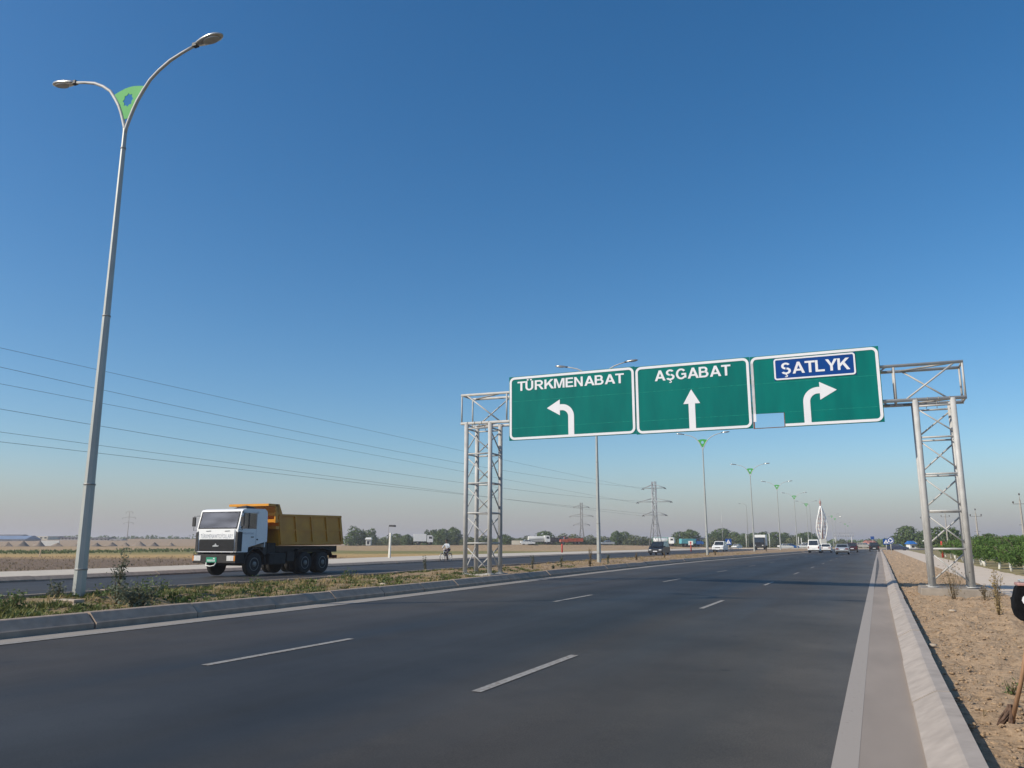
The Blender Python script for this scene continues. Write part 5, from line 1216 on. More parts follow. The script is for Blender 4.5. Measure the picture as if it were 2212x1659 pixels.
# ------------------------------------------------------------------ round and square traffic signs
def sign_post(p, h, label, kind, size, rz=0, two=False):
    t = thing('traffic_sign', label, 'road sign', p, rz, 'blue traffic signs near the roundabout')
    MB().tube([(0, 0, -.1), (0, 0, h+size*.4)], .045, 8).build('post', 'off_white', t)
    if kind == 'round':
        d = MB().lathe((0, -.06, h), (0, -1, 0), [(size/2, 0), (size/2, .02)], 28).build('plate', 'sign_blue', t)
        b = MB().ring((0, -.082, h), (0, 1, 0), size/2-.02, .015, 28, 5)
        for k in range(3):
            a0 = 120*k+15
            for q_ in _arc(0, h, size*.32, size*.32, size*.12, size*.12, a0, a0+70, 5): b.prism([(x, -.081, z) for x, z in q_], (0, -.004, 0))
            a = R(a0+70); rr = size*.26; tx, tz = -math.sin(a), math.cos(a); px, pz = rr*math.cos(a), h+rr*math.sin(a); nx_, nz_ = math.cos(a), math.sin(a); s_ = size*.13
            b.prism([(px+nx_*s_, -.081, pz+nz_*s_), (px-nx_*s_, -.081, pz-nz_*s_), (px+tx*s_*1.7, -.081, pz+tz*s_*1.7)], (0, -.004, 0))
        b.build('arrows', 'sign_white', d)
    else:
        s_ = size/2
        d = MB().box(-s_, s_, -.08, -.06, h-s_, h+s_).build('plate', 'sign_blue', t)
        MB().prism([(-s_*.78, -.081, h-s_*.62), (s_*.78, -.081, h-s_*.62), (0, -.081, h+s_*.75)], (0, -.004, 0)).build('triangle', 'sign_white', d)
        MB().blob((.02, -.087, h+s_*.28), .05, .003, .05, 8, 5).prism([(-.05, -.0855, h+s_*.14), (.08, -.0855, h+s_*.14), (.02, -.0855, h-s_*.2), (.16, -.0855, h-s_*.55), (.07, -.0855, h-s_*.55), (0, -.0855, h-s_*.3), (-.13, -.0855, h-s_*.55), (-.2, -.0855, h-s_*.5), (-.04, -.0855, h-s_*.15)], (0, -.003, 0)).build('walking_figure', 'black_plastic', d)
    return t
p = on(1916, 1193); sign_post((p.x, p.y, zs(p.x)), dep(1914, 1170, p.dot(Vector((-math.sin(YAW), math.cos(YAW), 0)))).z, 'square blue sign with white triangle, left of the round blue sign', 'square', 1.05)
p = on(1926, 1196.5); sign_post((p.x, p.y, zs(p.x)), dep(1924.5, 1167.5, p.dot(Vector((-math.sin(YAW), math.cos(YAW), 0)))).z, 'round blue roundabout sign with white circling arrows on the right verge', 'round', 1.02)
p = on(1574.5, 1189); sign_post((p.x, p.y, zs(p.x)), dep(1574, 1171, p.dot(Vector((-math.sin(YAW), math.cos(YAW), 0)))).z, 'square blue crossing sign with white triangle on the opposite side', 'square', 1.35)
p = dep(1886, 1180, 300); t = thing('traffic_sign', 'faint small blue sign above the far cars, left of the square blue sign', 'road sign', (p.x, p.y, 0), 0, 'blue traffic signs near the roundabout'); MB().tube([(0, 0, -.1), (0, 0, 4.2)], .05, 6).build('post', 'off_white', t); MB().box(-.6, .6, -.08, -.05, 3.1, 4.2).build('plate', 'sign_blue', t)
# distant sign gantry beyond the roundabout
p = dep(1802, 1176, 430); q = dep(1844, 1176, 430); t = thing('sign_gantry', 'faint far gantry in the haze right of the monument', 'gantry', (p.x, p.y, 0)); ln = (q-p).length; ang = math.atan2(q.y-p.y, q.x-p.x); t.rotation_euler = (0, 0, ang)
MB().tube([(.8, 0, -.2), (.8, 0, 5.2)], .3, 8).build('leg', 'galvanised', t); MB().tube([(ln-.8, 0, -.2), (ln-.8, 0, 5.2)], .3, 8).build('leg', 'galvanised', t)
m = MB(); m.box(-.5, ln+.5, -.15, .15, 5.1, 5.3).box(-.5, ln+.5, -.15, .15, 7.0, 7.2)
for k in range(9): x = ln*k/8; m.tube([(x, 0, 5.2), (x+(ln/16), 0, 7.1)], .09, 5).tube([(x+ln/16, 0, 7.1), (min(ln, x+ln/8), 0, 5.2)], .09, 5)
m.build('beam', 'galvanised', t)

# ------------------------------------------------------------------ monument on the roundabout
def monument():
    p = dep(1778.5, 1180, 305); t = thing('monument', 'tall white leaf shaped lattice monument on a white plinth behind the white van', 'monument', (p.x, p.y, .2), R(20))
    Z = lambda y: dep(1778, y, 305).z-.2
    zp, zt, zf = Z(1164), Z(1093), Z(1077)
    MB().box(-1.05, 1.05, -1.05, 1.05, -.3, zp).box(-1.25, 1.25, -1.25, 1.25, -.3, .5).build('plinth', 'off_white', t, bevel=.05)
    H_ = zt-zp
    def rad(f): return 1.98*interp(f, [(0, .62), (.15, .86), (.33, 1), (.5, .92), (.69, .65), (.87, .34), (1, .09)])
    def rib(a0, f): a = a0+f*.9; r = rad(f); return Vector((r*math.cos(a), r*math.sin(a), zp+f*H_))
    N_ = 5
    for k in range(N_):
        a0 = 2*math.pi*k/N_+.3
        MB().tube([rib(a0, i/24) for i in range(25)], [.20+.05*math.sin(math.pi*i/24) for i in range(25)], 7).build('rib', 'white_paint', t)
    m = MB()
    for f in (.12, .24, .36, .48, .6, .72, .84):
        for k in range(N_):
            a0 = 2*math.pi*k/N_+.3; a1 = a0+2*math.pi/N_; m.tube([rib(a0, f), rib(a1, f)], .075, 5)
    m.build('cross_bar', 'pink_steel', t)
    m = MB().tube([(0, 0, zp), (0, 0, zt)], [.34, .16], 8)
    for i in range(10):
        f = i/10; m.tube([(0, 0, zp+f*H_), rib(.3+2*math.pi*(i % N_)/N_, min(1, f+.06))], .06, 5)
    m.build('core_mast', 'pink_steel', t)
    MB().lathe((0, 0, zt-.4), (0, 0, 1), [(.2, 0), (.30, .5), (.22, 1.0), (.42, 1.5), (.38, 2.0), (.12, 2.4), (.05, zf-zt+.4)], 12).build('finial', 'pink_steel', t)
monument()

# ================================================================== BUILDINGS AND EARTH PILES ON THE PLAIN
def shed(x0, x1, yb, yt, D, wallm, roofm, label, depth_=8, ridge=.25, name='shed', wins=0, cat='building'):
    a, c = dep(x0, yb, D), dep(x1, yb, D); zt = dep((x0+x1)/2, yt, D).z; zb = gz(a.x, a.y)-.1
    L_ = math.hypot(c.x-a.x, c.y-a.y); t = thing(name, label, cat, (a.x, a.y, zb), math.atan2(c.y-a.y, c.x-a.x)); h = zt-zb
    hw = h*(1-ridge)
    MB().box(0, L_, 0, depth_, -.3, hw).build('wall', wallm, t)
    if ridge: MB().hexa([(-.3, -.4, hw+.01), (L_+.3, -.4, hw+.01), (L_+.3, depth_+.4, hw+.01), (-.3, depth_+.4, hw+.01)], [(-.1, depth_*.42, h), (L_+.1, depth_*.42, h), (L_+.1, depth_*.58, h), (-.1, depth_*.58, h)]).build('roof', roofm, t)
    for k in range(wins):
        x = L_*(k+.5)/wins; MB().box(x-min(.7, L_/wins*.25), x+min(.7, L_/wins*.25), -.02, -.003, hw*.4, hw*.78).build('window', 'window_dark', t)
    return t
shed(-60, 54, 1172, 1157, 420, 'grey_wall', 'blue_roof', 'long low shed with a pale blue roof at the far left', 14, .5)
shed(-40, 41, 1164, 1154.5, 520, 'grey_wall', 'dark_roof', 'dark roofed building rising just behind the blue roofed shed', 12, .3)
shed(55, 102, 1171, 1158.5, 450, 'cream_wall', 'dark_roof', 'beige flat roofed building right of the blue roofed shed', 10, 0, 'house', 5)
shed(88, 127, 1177, 1167.5, 330, 'off_white', 'off_white', 'low white wall among the earth heaps at left', .5, 0, 'wall', 0, 'wall')
shed(107, 124, 1170, 1158, 460, 'grey_wall', 'dark_roof', 'small grey house with a dark roof behind the low white wall', 8, .3, 'house', 2)
shed(130, 176, 1173, 1160, 440, 'grey_wall', 'dark_roof', 'long grey building just left of the nearest lamp post', 9, .2, 'house', 6)
shed(195, 232, 1172, 1161, 430, 'grey_wall', 'dark_roof', 'low dark roofed building just right of the nearest lamp post', 9, .3, 'house', 4)
shed(235, 262, 1172, 1164, 430, 'off_white', 'grey_wall', 'tiny white hut left of the single power pole', 6, .3, 'house', 2)
shed(292, 303, 1168, 1163, 520, 'brick_far', 'roof_tile', 'tiny brown hut right of the single power pole', 5, .3, 'house', 1)
for k, (x, yb, yt, w) in enumerate(((15, 1181, 1171, 26), (47, 1181, 1168, 34), (82, 1181, 1168, 40), (122, 1181, 1172, 30), (165, 1181, 1172, 26), (206, 1181, 1172, 30), (239, 1181.5, 1171, 36), (268, 1181.5, 1171.5, 30), (297, 1182, 1169, 44), (330, 1182, 1171, 34), (366, 1182, 1172, 34))):
    D = 285; p = dep(x, yb, D); zb = gz(p.x, p.y); h = max(1.2, dep(x, yt, D).z-zb); rr = w/F*D*.5
    m = MB(); nr, na = 7, 20; ph = random.random()*6
    for i in range(nr+1):
        f = i/nr
        for j in range(na):
            a = 2*math.pi*j/na; q = rr*(1-f)*(1+.18*math.sin(2*a+ph)+.1*math.sin(5*a+ph*2)); m.v.append((q*math.cos(a)+rr*.25*f, q*math.sin(a), -.15+(h+.15)*(f**1.15)+random.uniform(-.06, .06)))
    for i in range(nr):
        for j in range(na): j2 = (j+1) % na; m.face((i*na+j, i*na+j2, (i+1)*na+j2, (i+1)*na+j), True)
    m.face(range(nr*na, (nr+1)*na))
    o = m.build('earth_heap', 'pile_earth', None, (p.x, p.y, zb))
    nth = ['at the left picture edge', 'before the blue roofed shed', 'left of the low white wall', 'before the low white wall', 'just left of the nearest lamp post', 'just right of the nearest lamp post', 'left of the single power pole', 'at the foot of the single power pole', 'tallest, right of the single power pole', 'midway from power pole to dump truck', 'nearest the dump truck cab']
    tag(o, 'heap of brown earth on the plain, ' + nth[k], 'earth heap', 'heaps of earth on the plain')
shed(1105, 1140, 1178, 1167.5, 285, 'cream_wall', 'cream_wall', 'low cream wall left of the white tank lorry', .5, 0, 'wall', 0, 'wall')
shed(1504, 1530, 1182, 1160, 320, 'cream_wall', 'grey_wall', 'flat pale canopy roof just left of the third lamp post', 10, .12, 'shelter', 3, 'shelter')
shed(1614, 1652, 1181, 1158, 330, 'cream_wall', 'off_white', 'long pale building behind the small oncoming lorry', 10, .2, 'house', 6)
shed(1672, 1692, 1181, 1160, 330, 'cream_wall', 'off_white', 'small pale building behind the fourth median lamp', 8, .2, 'house', 3)
shed(790, 800, 1178, 1161, 262, 'off_white', 'off_white', 'narrow white hut between dark trees right of the dump truck', 2, .2, 'kiosk', 1, 'kiosk')
shed(1880, 1896, 1178, 1167.5, 330, 'brick_far', 'roof_tile', 'red roofed house far down the road above the black car', 8, .45, 'house', 4)
shed(1966, 1979, 1182, 1168.5, 230, 'white_paint', 'blue_paint', 'white and blue kiosk standing left of the right gantry tower', 2.2, .35, 'kiosk', 1, 'kiosk')
shed(1979.5, 1992, 1182, 1169, 230, 'off_white', 'off_white', 'pale grey container touching the right side of the blue kiosk', 2.2, .04, 'container', 0, 'container')
shed(2001, 2006, 1186, 1166, 170, 'white_paint', 'off_white', 'slim white cabinet right beside the right gantry tower', .6, .12, 'cabinet', 0, 'cabinet')
shed(2205, 2230, 1176, 1166, 200, 'cream_wall', 'off_white', 'pale roof above the orchard at the right picture edge', 8, .35, 'house', 2)

# ================================================================== TREES
def crown(lobes, n, size, flat=.8):
    m = MB(); tot = sum(l[3]*l[4]*l[5] for l in lobes)
    for (cx_, cy_, cz_, rx, ry, rz_) in lobes:
        k = int(n*rx*ry*rz_/tot)
        for _ in range(k):
            while True:
                u = Vector((random.uniform(-1, 1), random.uniform(-1, 1), random.uniform(-1, 1)))
                if .2 < u.length < 1: break
            u = u.normalized()*(u.length**.45)*random.uniform(.86, 1.1)
            c = Vector((cx_+u.x*rx, cy_+u.y*ry, cz_+u.z*rz_))
            nrm = (u+Vector((random.gauss(0, .6), random.gauss(0, .6), random.gauss(.25, .6)))).normalized()
            a = nrm.orthogonal().normalized(); a = Matrix.Rotation(random.uniform(0, 6.28), 3, nrm)@a; b = nrm.cross(a); s_ = size*random.uniform(.6, 1.35)
            m.poly([c+a*s_, c+b*s_*.55*flat+nrm*s_*.15, c-a*s_*.9, c-b*s_*.6*flat])
    return m
def tree_proto(name, kind, seed):
    """unit tree: 1 m wide crown, 1 m high; scaled when placed"""
    random.seed(seed); t = thing(name, '', 'tree', (0, 0, 0), 0, 'trees along the far road')
    lf = 'leaf_far'; n = 1250; sz = .056
    if kind == 'round': lobes = [(0, 0, .55, .42, .42, .36), (-.22, .05, .42, .28, .3, .28), (.24, -.05, .45, .27, .3, .3), (.05, 0, .75, .25, .25, .2), (-.12, .02, .72, .2, .2, .2), (0, 0, .25, .4, .4, .22)]
    elif kind == 'wild': lobes = [(-.05, 0, .5, .36, .36, .34), (.15, .0, .78, .2, .2, .2), (-.2, 0, .66, .2, .2, .22), (.3, .05, .4, .2, .25, .26), (-.3, 0, .32, .2, .25, .24), (.05, 0, .2, .42, .4, .2), (.24, 0, .9, .09, .09, .1)]
    elif kind == 'tall': lobes = [(0, 0, .5, .3, .3, .4), (.05, 0, .8, .17, .17, .18), (-.14, 0, .4, .26, .26, .28), (.17, 0, .42, .24, .26, .3), (0, 0, .16, .36, .36, .18)]
    else: lobes = [(0, 0, .45, .45, .4, .4), (-.3, 0, .35, .22, .3, .32), (.3, 0, .38, .22, .3, .34), (0, 0, .2, .48, .42, .22), (.1, 0, .75, .2, .2, .2)]; n = 1200
    lf = {'round': 'leaf_far', 'wild': 'leaf_far', 'tall': 'leaf_dark', 'bush': 'leaf_olive'}[kind]
    crown(lobes, n, sz).raw('crown', lf, t)
    m = MB().tube([(0, 0, -.08), (.01, 0, .25), (-.01, .01, .6)], [.035, .026, .012], 6)
    for a in range(5): d = a*1.3; m.tube([(0, 0, .22+.05*a), (.2*math.cos(d), .2*math.sin(d), .48+.06*a)], [.014, .005], 4)
    m.build('trunk', 'bark', t)
    return t
PROTO = {}
for nm, kd, k in (('broadleaf_tree', 'round', 2), ('straggly_tree', 'wild', 2), ('poplar_tree', 'tall', 2), ('bush', 'bush', 2)):
    for j in range(k): PROTO[(kd, j)] = tree_proto(nm, kd, 100+j*7+len(kd))
random.seed(5)
FREE = dict(PROTO); cnt = [0]
def plant(kind, x, yt, w, D, label, yb=None, group='trees along the far road', cat='tree', zb=None):
    p = dep(x, 1178 if yb is None else yb, D); z0 = gz(p.x, p.y) if zb is None else zb; h = dep(x, yt, D).z-z0; ww = w/F*D*1.38
    key = (kind, cnt[0] % 2); cnt[0] += 1
    src = PROTO[key]
    if key in FREE: o = FREE.pop(key)
    else: o = dup(src)
    o.location = (p.x, p.y, z0); o.rotation_euler = (0, 0, random.uniform(0, 6.28)); o.scale = (ww, ww, h*1.02); o['label'] = label; o['category'] = cat; o['group'] = group
    return o
TL = [('wild', 768, 1136, 40, 'large straggly tree just right of the tipper body'), ('wild', 798, 1141, 32, 'straggly tree left of the narrow white hut'), ('bush', 821, 1162, 20, 'dark rounded bush right of the narrow white hut'), ('bush', 836, 1159, 30, 'low tree behind the floodlight pole'),
 ('round', 857, 1151, 30, 'rounded tree just right of the floodlight pole'), ('round', 879, 1153, 26, 'rounded tree left of the white box lorry'), ('bush', 882, 1161, 18, 'pale bush left of the white box lorry'), ('tall', 899, 1156, 16, 'slim tree at the tail of the white box lorry'),
 ('tall', 922, 1143, 20, 'slim dark tree above the white box lorry cab'), ('round', 938, 1142, 28, 'dark tree between the box lorry and the cyclist'), ('round', 956, 1140, 32, 'tall dark tree right behind the cyclist'), ('round', 979, 1137, 34, 'tallest dark tree, against the left gantry tower'), ('bush', 1000, 1157, 34, 'low green tree seen through the left leg of the left tower'),
 ('bush', 1022, 1160, 30, 'low tree seen between the legs of the left tower'), ('round', 1048, 1156, 34, 'low dark tree seen through the right side of the left tower'), ('round', 1090, 1153, 30, 'rounded tree just right of the left gantry tower'), ('bush', 1112, 1159, 32, 'olive bush above the cream wall'), ('bush', 1136, 1155, 34, 'low tree left of the white tank lorry'),
 ('round', 1177, 1145, 40, 'tree behind the white tank lorry cab'), ('bush', 1218, 1150, 38, 'broad low tree behind the orange red lorry'), ('bush', 1242, 1151, 34, 'broad low tree just left of the dark pylon'), ('bush', 1273, 1154, 34, 'low tree between dark pylon and second lamp post'), ('bush', 1306, 1156, 40, 'low olive tree above the silver sedan'), ('round', 1332, 1145, 24, 'small dark tree right of the silver sedan'), ('round', 1350, 1146, 28, 'dark tree midway from silver sedan to pale pylon'),
 ('bush', 1376, 1154, 44, 'wide olive bush left of the pale pylon'), ('bush', 1400, 1160, 28, 'low bush at the foot of the pale pylon'), ('bush', 1456, 1157, 26, 'low bush just right of the pale pylon'), ('round', 1470, 1146, 34, 'rounded tree left of the blue lorry'), ('round', 1492, 1142, 38, 'dark tree behind the blue lorry'), ('bush', 1478, 1158, 26, 'pale olive bush before the blue lorry tail'),
 ('round', 1545, 1147, 36, 'tree left of the bare lamp pole'), ('round', 1562, 1139, 42, 'large tree behind the blue crossing sign'), ('bush', 1594, 1156, 38, 'light green bush behind the small white sedan'), ('round', 1587, 1147, 28, 'dark tree above the small white sedan'), ('round', 1608, 1151, 28, 'dark tree left of the single arm lamp'), ('round', 1630, 1149, 32, 'dark tree behind the small oncoming lorry'), ('round', 1652, 1147, 32, 'dark tree right of the small oncoming lorry'), ('round', 1675, 1147, 36, 'dark tree left of the fourth median lamp'), ('round', 1696, 1149, 30, 'dark tree right of the fourth median lamp'),
 ('bush', 1716, 1154, 28, 'low tree left of the fifth median lamp'), ('round', 1731, 1150, 26, 'dark tree by the fifth median lamp'), ('round', 1746, 1147, 28, 'dark tree directly above the white van'), ('tall', 1760, 1152, 20, 'dark tree between white van and monument'), ('bush', 1818, 1163, 22, 'hazy low tree right of the monument')]
random.seed(9)
FILL = [('bush', x, 1160+random.uniform(-3, 4), random.uniform(26, 40), 'low olive roadside bush in the gap between the larger far trees') for x in (846, 866, 905, 968, 990, 1010, 1034, 1062, 1076, 1100, 1124, 1150, 1194, 1205, 1230, 1256, 1288, 1320, 1342, 1362, 1390, 1410, 1440, 1484, 1508, 1536, 1575, 1602, 1622, 1640, 1664, 1686, 1706, 1722, 1738, 1752)]
TL += FILL
for i, (k, x, yt, w, lab) in enumerate(TL):
    plant(k, x, yt, w, 300+(i*37 % 5)*7 if x < 1500 else 315+(i*37 % 5)*7, lab, cat='bush' if k == 'bush' else 'tree')
for (k, x, yt, w, D, lab) in (('round', 1934, 1155, 26, 260, 'dull green tree left of the white and blue kiosk'), ('round', 1962, 1133, 44, 240, 'big green tree behind the white and blue kiosk'), ('wild', 1996, 1145, 34, 230, 'greyish tree just left of the right gantry tower'), ('round', 2030, 1135, 44, 170, 'dark tree seen through the right gantry tower'), ('round', 2060, 1137, 40, 165, 'second dark tree seen through the right tower, on its right side'), ('round', 2136, 1150, 40, 150, 'dark tree at the foot of the braced utility pole'), ('bush', 2170, 1160, 50, 160, 'dark hedge tree behind the orchard near the right edge'), ('bush', 2085, 1158, 40, 160, 'low dark tree behind the right side of the right tower')):
    plant(k, x, yt, w, D, lab, group='trees at right', zb=-.05)
# hazy low line of trees on the horizon, far left and far right
def far_wood(x0, x1, D, hmin, hmax, n, seed):
    random.seed(seed); m = MB()
    for k in range(n):
        x = x0+(x1-x0)*(k+random.random())/n; p = dep(x, 1176, D*random.uniform(.96, 1.06)); zb = gz(p.x, p.y); h = random.uniform(hmin, hmax); w = random.uniform(3, 8)
        c = crown([(p.x, p.y, zb+h*.5, w, w, h*.55), (p.x+w*.6, p.y, zb+h*.35, w*.7, w*.7, h*.4)], 60, 1.1); b = len(m.v); m.v += c.v
        for f in c.f: m.face([i+b for i in f])
    o = m.raw('distant_wood', 'leaf_far'); return stuff(o)
far_wood(-20, 420, 640, 1.6, 3.8, 26, 3); far_wood(1795, 1905, 480, 2.5, 4.5, 30, 4); far_wood(430, 1110, 480, 3, 5, 50, 8); far_wood(1900, 2240, 420, 2.5, 4.2, 50, 9)

# orchard with whitewashed trunks
def orchard_tree(seed):
    random.seed(seed); t = thing('orchard_tree', '', 'tree', (0, 0, 0), 0, 'orchard trees with whitewashed trunks')
    m = MB(); tops = []
    for k in range(random.choice((1, 2, 2))):
        a = random.uniform(0, 6.28); lean = random.uniform(.08, .3); m.tube([(0, 0, -.1), (lean*.5*math.cos(a), lean*.5*math.sin(a), .35), (lean*math.cos(a), lean*math.sin(a), .72)], [.085, .075, .06], 8)
        tops.append((lean*math.cos(a), lean*math.sin(a), .72, a))
    m.build('trunk', 'whitewash', t)
    m = MB()
    for x, y, z, a in tops:
        for j in range(5): b = a+random.uniform(-1.6, 1.6); r = random.uniform(.5, .9); m.tube([(x, y, z-.02), (x+r*.5*math.cos(b), y+r*.5*math.sin(b), z+.4), (x+r*math.cos(b), y+r*math.sin(b), z+random.uniform(.7, 1.1))], [.04, .025, .01], 5)
    m.build('branch', 'bark', t)
    lobes = [(random.uniform(-.7, .7), random.uniform(-.7, .7), random.uniform(.85, 1.55), random.uniform(.4, .7), random.uniform(.4, .7), random.uniform(.3, .5)) for _ in range(9)]+[(0, 0, 1.2, .9, .9, .55)]
    crown(lobes, 2100, .075).raw('crown', 'leaf_orchard', t); return t
OP = [orchard_tree(40+i) for i in range(4)]; used = [False]*4
spots = [(7.06, 82.4), (7.0, 68.3), (6.79, 64.2), (6.9, 58.4), (6.75, 52.2), (6.95, 49.0), (7.2, 45.5), (7.1, 75), (7.1, 90), (7.3, 98), (7.4, 106)]
for row in range(1, 6):
    for k in range(15): spots.append((7+3.1*row+random.uniform(-.4, .4), 50+row*9+4.3*k+random.uniform(-.6, .6)))
first = {(6.75, 52.2): 'orchard tree with twin thick white trunks nearest the right picture edge', (7.0, 68.3): 'first whitewashed orchard tree right of the gantry tower', (7.06, 82.4): 'whitewashed orchard tree seen through the right gantry tower'}
for i, (x, y) in enumerate(spots):
    k = i % 4; o = OP[k] if not used[k] else dup(OP[k]); used[k] = True; s_ = random.uniform(.85, 1.12)*(1.0 if x < 8 else random.uniform(1.0, 1.4))
    o.location = (x, y, -.02); o.rotation_euler = (0, 0, random.uniform(0, 6.28)); o.scale = (s_, s_, s_*random.uniform(.88, 1.0))
    o['label'] = first.get((x, y), 'leafy low orchard tree with whitewashed trunk in the rows right of the dirt path'); o['category'] = 'tree'; o['group'] = 'orchard trees with whitewashed trunks'

# ================================================================== MEDIAN AND VERGE PLANTS
def tufts(n, pick, hgt, wid, name, material, seed, blades=6):
    random.seed(seed); m = MB()
    for _ in range(n):
        q = pick()
        if not q: continue
        x, y, z, s_ = q
        for _b in range(blades):
            a = random.uniform(0, 6.28); d = Vector((math.cos(a), math.sin(a), 0)); w_ = Vector((-d.y, d.x, 0))*wid*random.uniform(.5, 1.2)*s_; h = hgt*random.uniform(.35, 1.15)*s_; o = Vector((x, y, z-.01))+d*random.uniform(0, .06)
            tip = o+d*h*random.uniform(.25, 1.0)+Vector((0, 0, h)); mid = o.lerp(tip, .55)+Vector((0, 0, h*.14))
            m.poly([o-w_*.5, o+w_*.5, mid+w_*.45, mid-w_*.45]); m.poly([mid-w_*.45, mid+w_*.45, tip])
    return stuff(m.raw(name, material))
def med_pick():
    y = 2.5+random.random()**1.7*62; a, c = fKM(y)+.4, fKL(y)-.42; x = random.uniform(a, c)
    dens = vnoise(x*.8+3, y*.5)*.65+vnoise(x*2.5, y*1.9)*.45
    if dens < .43+.013*max(0, y-13): return None
    s_ = random.uniform(.5, 1.1)*(1+1.3*max(0, vnoise(x*1.3+20, y*1.1)-.55))
    return x, y, on_med(x, y), s_
tufts(15000, med_pick, .085, .020, 'median_grass', 'grass', 21, 6)
tufts(14000, med_pick, .055, .045, 'ground_cover', 'leaf_median', 27, 5)
def med_dry():
    y = 4+random.random()**1.4*100; a, c = fKM(y)+.4, fKL(y)-.42; x = random.uniform(a, c)
    if vnoise(x*.9+11, y*.6+4) < .5: return None
    return x, y, on_med(x, y), random.uniform(.5, 1.2)
tufts(9500, med_dry, .11, .014, 'dry_grass', 'grass_dry', 22, 5)
def verge_pick():
    y = 4.5+random.random()**1.8*60; x = random.uniform(fKR(y)+.36, 3.3)
    return x, y, .03+zs(x, y)+lump(x, y, .06), random.uniform(.25, .75)
tufts(420, verge_pick, .10, .010, 'verge_weeds', 'twig_dry', 23, 4)
def field_pick():
    t_ = random.uniform(38, 95); l_ = random.uniform(-.66, -.20); p = Vector((0, 0, 0))+Vector((-math.sin(YAW), math.cos(YAW), 0))*t_+Vector((math.cos(YAW), math.sin(YAW), 0))*(l_*t_)
    if p.x > fSW(p.y)-.5: return None
    return p.x, p.y, gz(p.x, p.y), random.uniform(.5, 1.2)
tufts(1500, field_pick, .16, .035, 'stubble', 'twig_dry', 24, 4)
def strip_pick():
    t_ = random.uniform(120, 185); l_ = random.uniform(-.66, -.22); p = Vector((-math.sin(YAW), math.cos(YAW), 0))*t_+Vector((math.cos(YAW), math.sin(YAW), 0))*(l_*t_)
    if p.x > fSW(p.y)-.5 or vnoise(p.x*.05, p.y*.05) < .50: return None
    return p.x, p.y, gz(p.x, p.y), random.uniform(.6, 1.5)
tufts(2600, strip_pick, .30, .14, 'field_grass', 'leaf_median', 25, 5)
# clods and pebbles on the bare verge
random.seed(31); m = MB()
for _ in range(15000):
    y = 4.6+random.random()**1.9*40; x = random.uniform(fKR(y)+.38, 3.3); s_ = random.choice((.004, .005, .006, .008, .010, .016))*random.uniform(.7, 1.3); m.blob((x, y, .03+lump(x, y, .10)+s_*.15), s_*random.uniform(.8, 1.9), s_*random.uniform(.8, 1.9), s_*.7, 5, 4, jit=.45)
stuff(m.build('soil_clods', VERGE))
m = MB(); y = -2.0
random.seed(33)
for k, (x, y, s_, lab) in enumerate(((.66, 13.6, .045, 'pale flat stone lying against the right kerb'), (1.45, 20.6, .06, 'small pale stone on the verge before the concrete footing'), (-12.55, 11.6, .06, 'pale stone in the median below the grey green bush'), (-12.6, 19.8, .08, 'pale stone in the median beside the kerb, left of the left tower'))):
    b = MB().blob((0, 0, s_*.3), s_*1.4, s_, s_*.6, 10, 7, jit=.15); tag(b.build('stone', 'stone', None, (x, y, .05 if x > 0 else on_med(x, y))), lab, 'stone')

def bushy(loc, h, w, n, leaf, label, mname='leaf_median', name='weed_bush', cat='bush', stems=7, upright=.5, seed=1, stalkm='twig_dry'):
    random.seed(seed); t = thing(name, label, cat, loc, random.uniform(0, 6), None); st = MB(); lv = MB()
    for k in range(stems):
        a = random.uniform(0, 6.28); r = w*.5*random.uniform(.15, 1)*(1-upright*.5); hh = h*random.uniform(.6, 1.0); p0 = Vector((random.uniform(-.03, .03), random.uniform(-.03, .03), -.05)); p2 = Vector((r*math.cos(a), r*math.sin(a), hh)); p1 = p0.lerp(p2, .5)+Vector((0, 0, h*.1))
        st.tube([p0, p1, p2], [.008, .006, .003], 4)
        for j in range(n//stems):
            f = random.uniform(.12, 1.05); c = (p0.lerp(p1, f*2) if f < .5 else p1.lerp(p2, f*2-1))+Vector((random.gauss(0, 1), random.gauss(0, 1), random.gauss(0, .8)))*w*.09
            nn = Vector((random.gauss(0, 1), random.gauss(0, 1), random.gauss(.6, 1))).normalized(); u = nn.orthogonal().normalized(); u = Matrix.Rotation(random.uniform(0, 6.28), 3, nn)@u; v = nn.cross(u); s_ = leaf*random.uniform(.6, 1.3)
            c.z = max(.0, c.z); lv.poly([c+u*s_, c+v*s_*.45, c-u*s_, c-v*s_*.45])
    st.build('stem', stalkm, t); lv.raw('foliage', mname, t); return t
def mp(x, y): return (x, y, on_med(x, y)-.02)
bushy(mp(-13.45, 9.6), .34, .75, 420, .035, 'dark leafy weed clump at the left picture edge of the median', 'leaf_median', seed=3, stems=14, upright=.1)
bushy(mp(-15.1, 11.7), .42, .55, 260, .035, 'small leafy weed left of the nearest lamp post', 'leaf_sage', seed=4, stems=9)
bushy(mp(-13.3, 11.6), .98, .55, 520, .028, 'tall grey green feathery sapling right of the nearest lamp post', 'leaf_sage', 'sapling', 'sapling', 6, .8, 5)
bushy(mp(-12.45, 11.3), .46, 1.0, 620, .042, 'broad leafy grey green bush by the kerb below the tall sapling', 'leaf_sage', seed=6, stems=18, upright=.1)
bushy(mp(-13.3, 12.3), .4, .9, 380, .035, 'low green weed clump behind the broad leafy bush', 'leaf_median', seed=7, stems=12, upright=.1)
bushy(mp(-14.2, 12.2), .3, .8, 300, .032, 'green weeds at the right foot of the nearest lamp post', 'leaf_median', seed=17, stems=12, upright=.1)
bushy(mp(-14.3, 20.5), .36, .5, 220, .03, 'small round weed in the median under the tipper rear wheels', 'leaf_median', seed=8, stems=10, upright=.2)
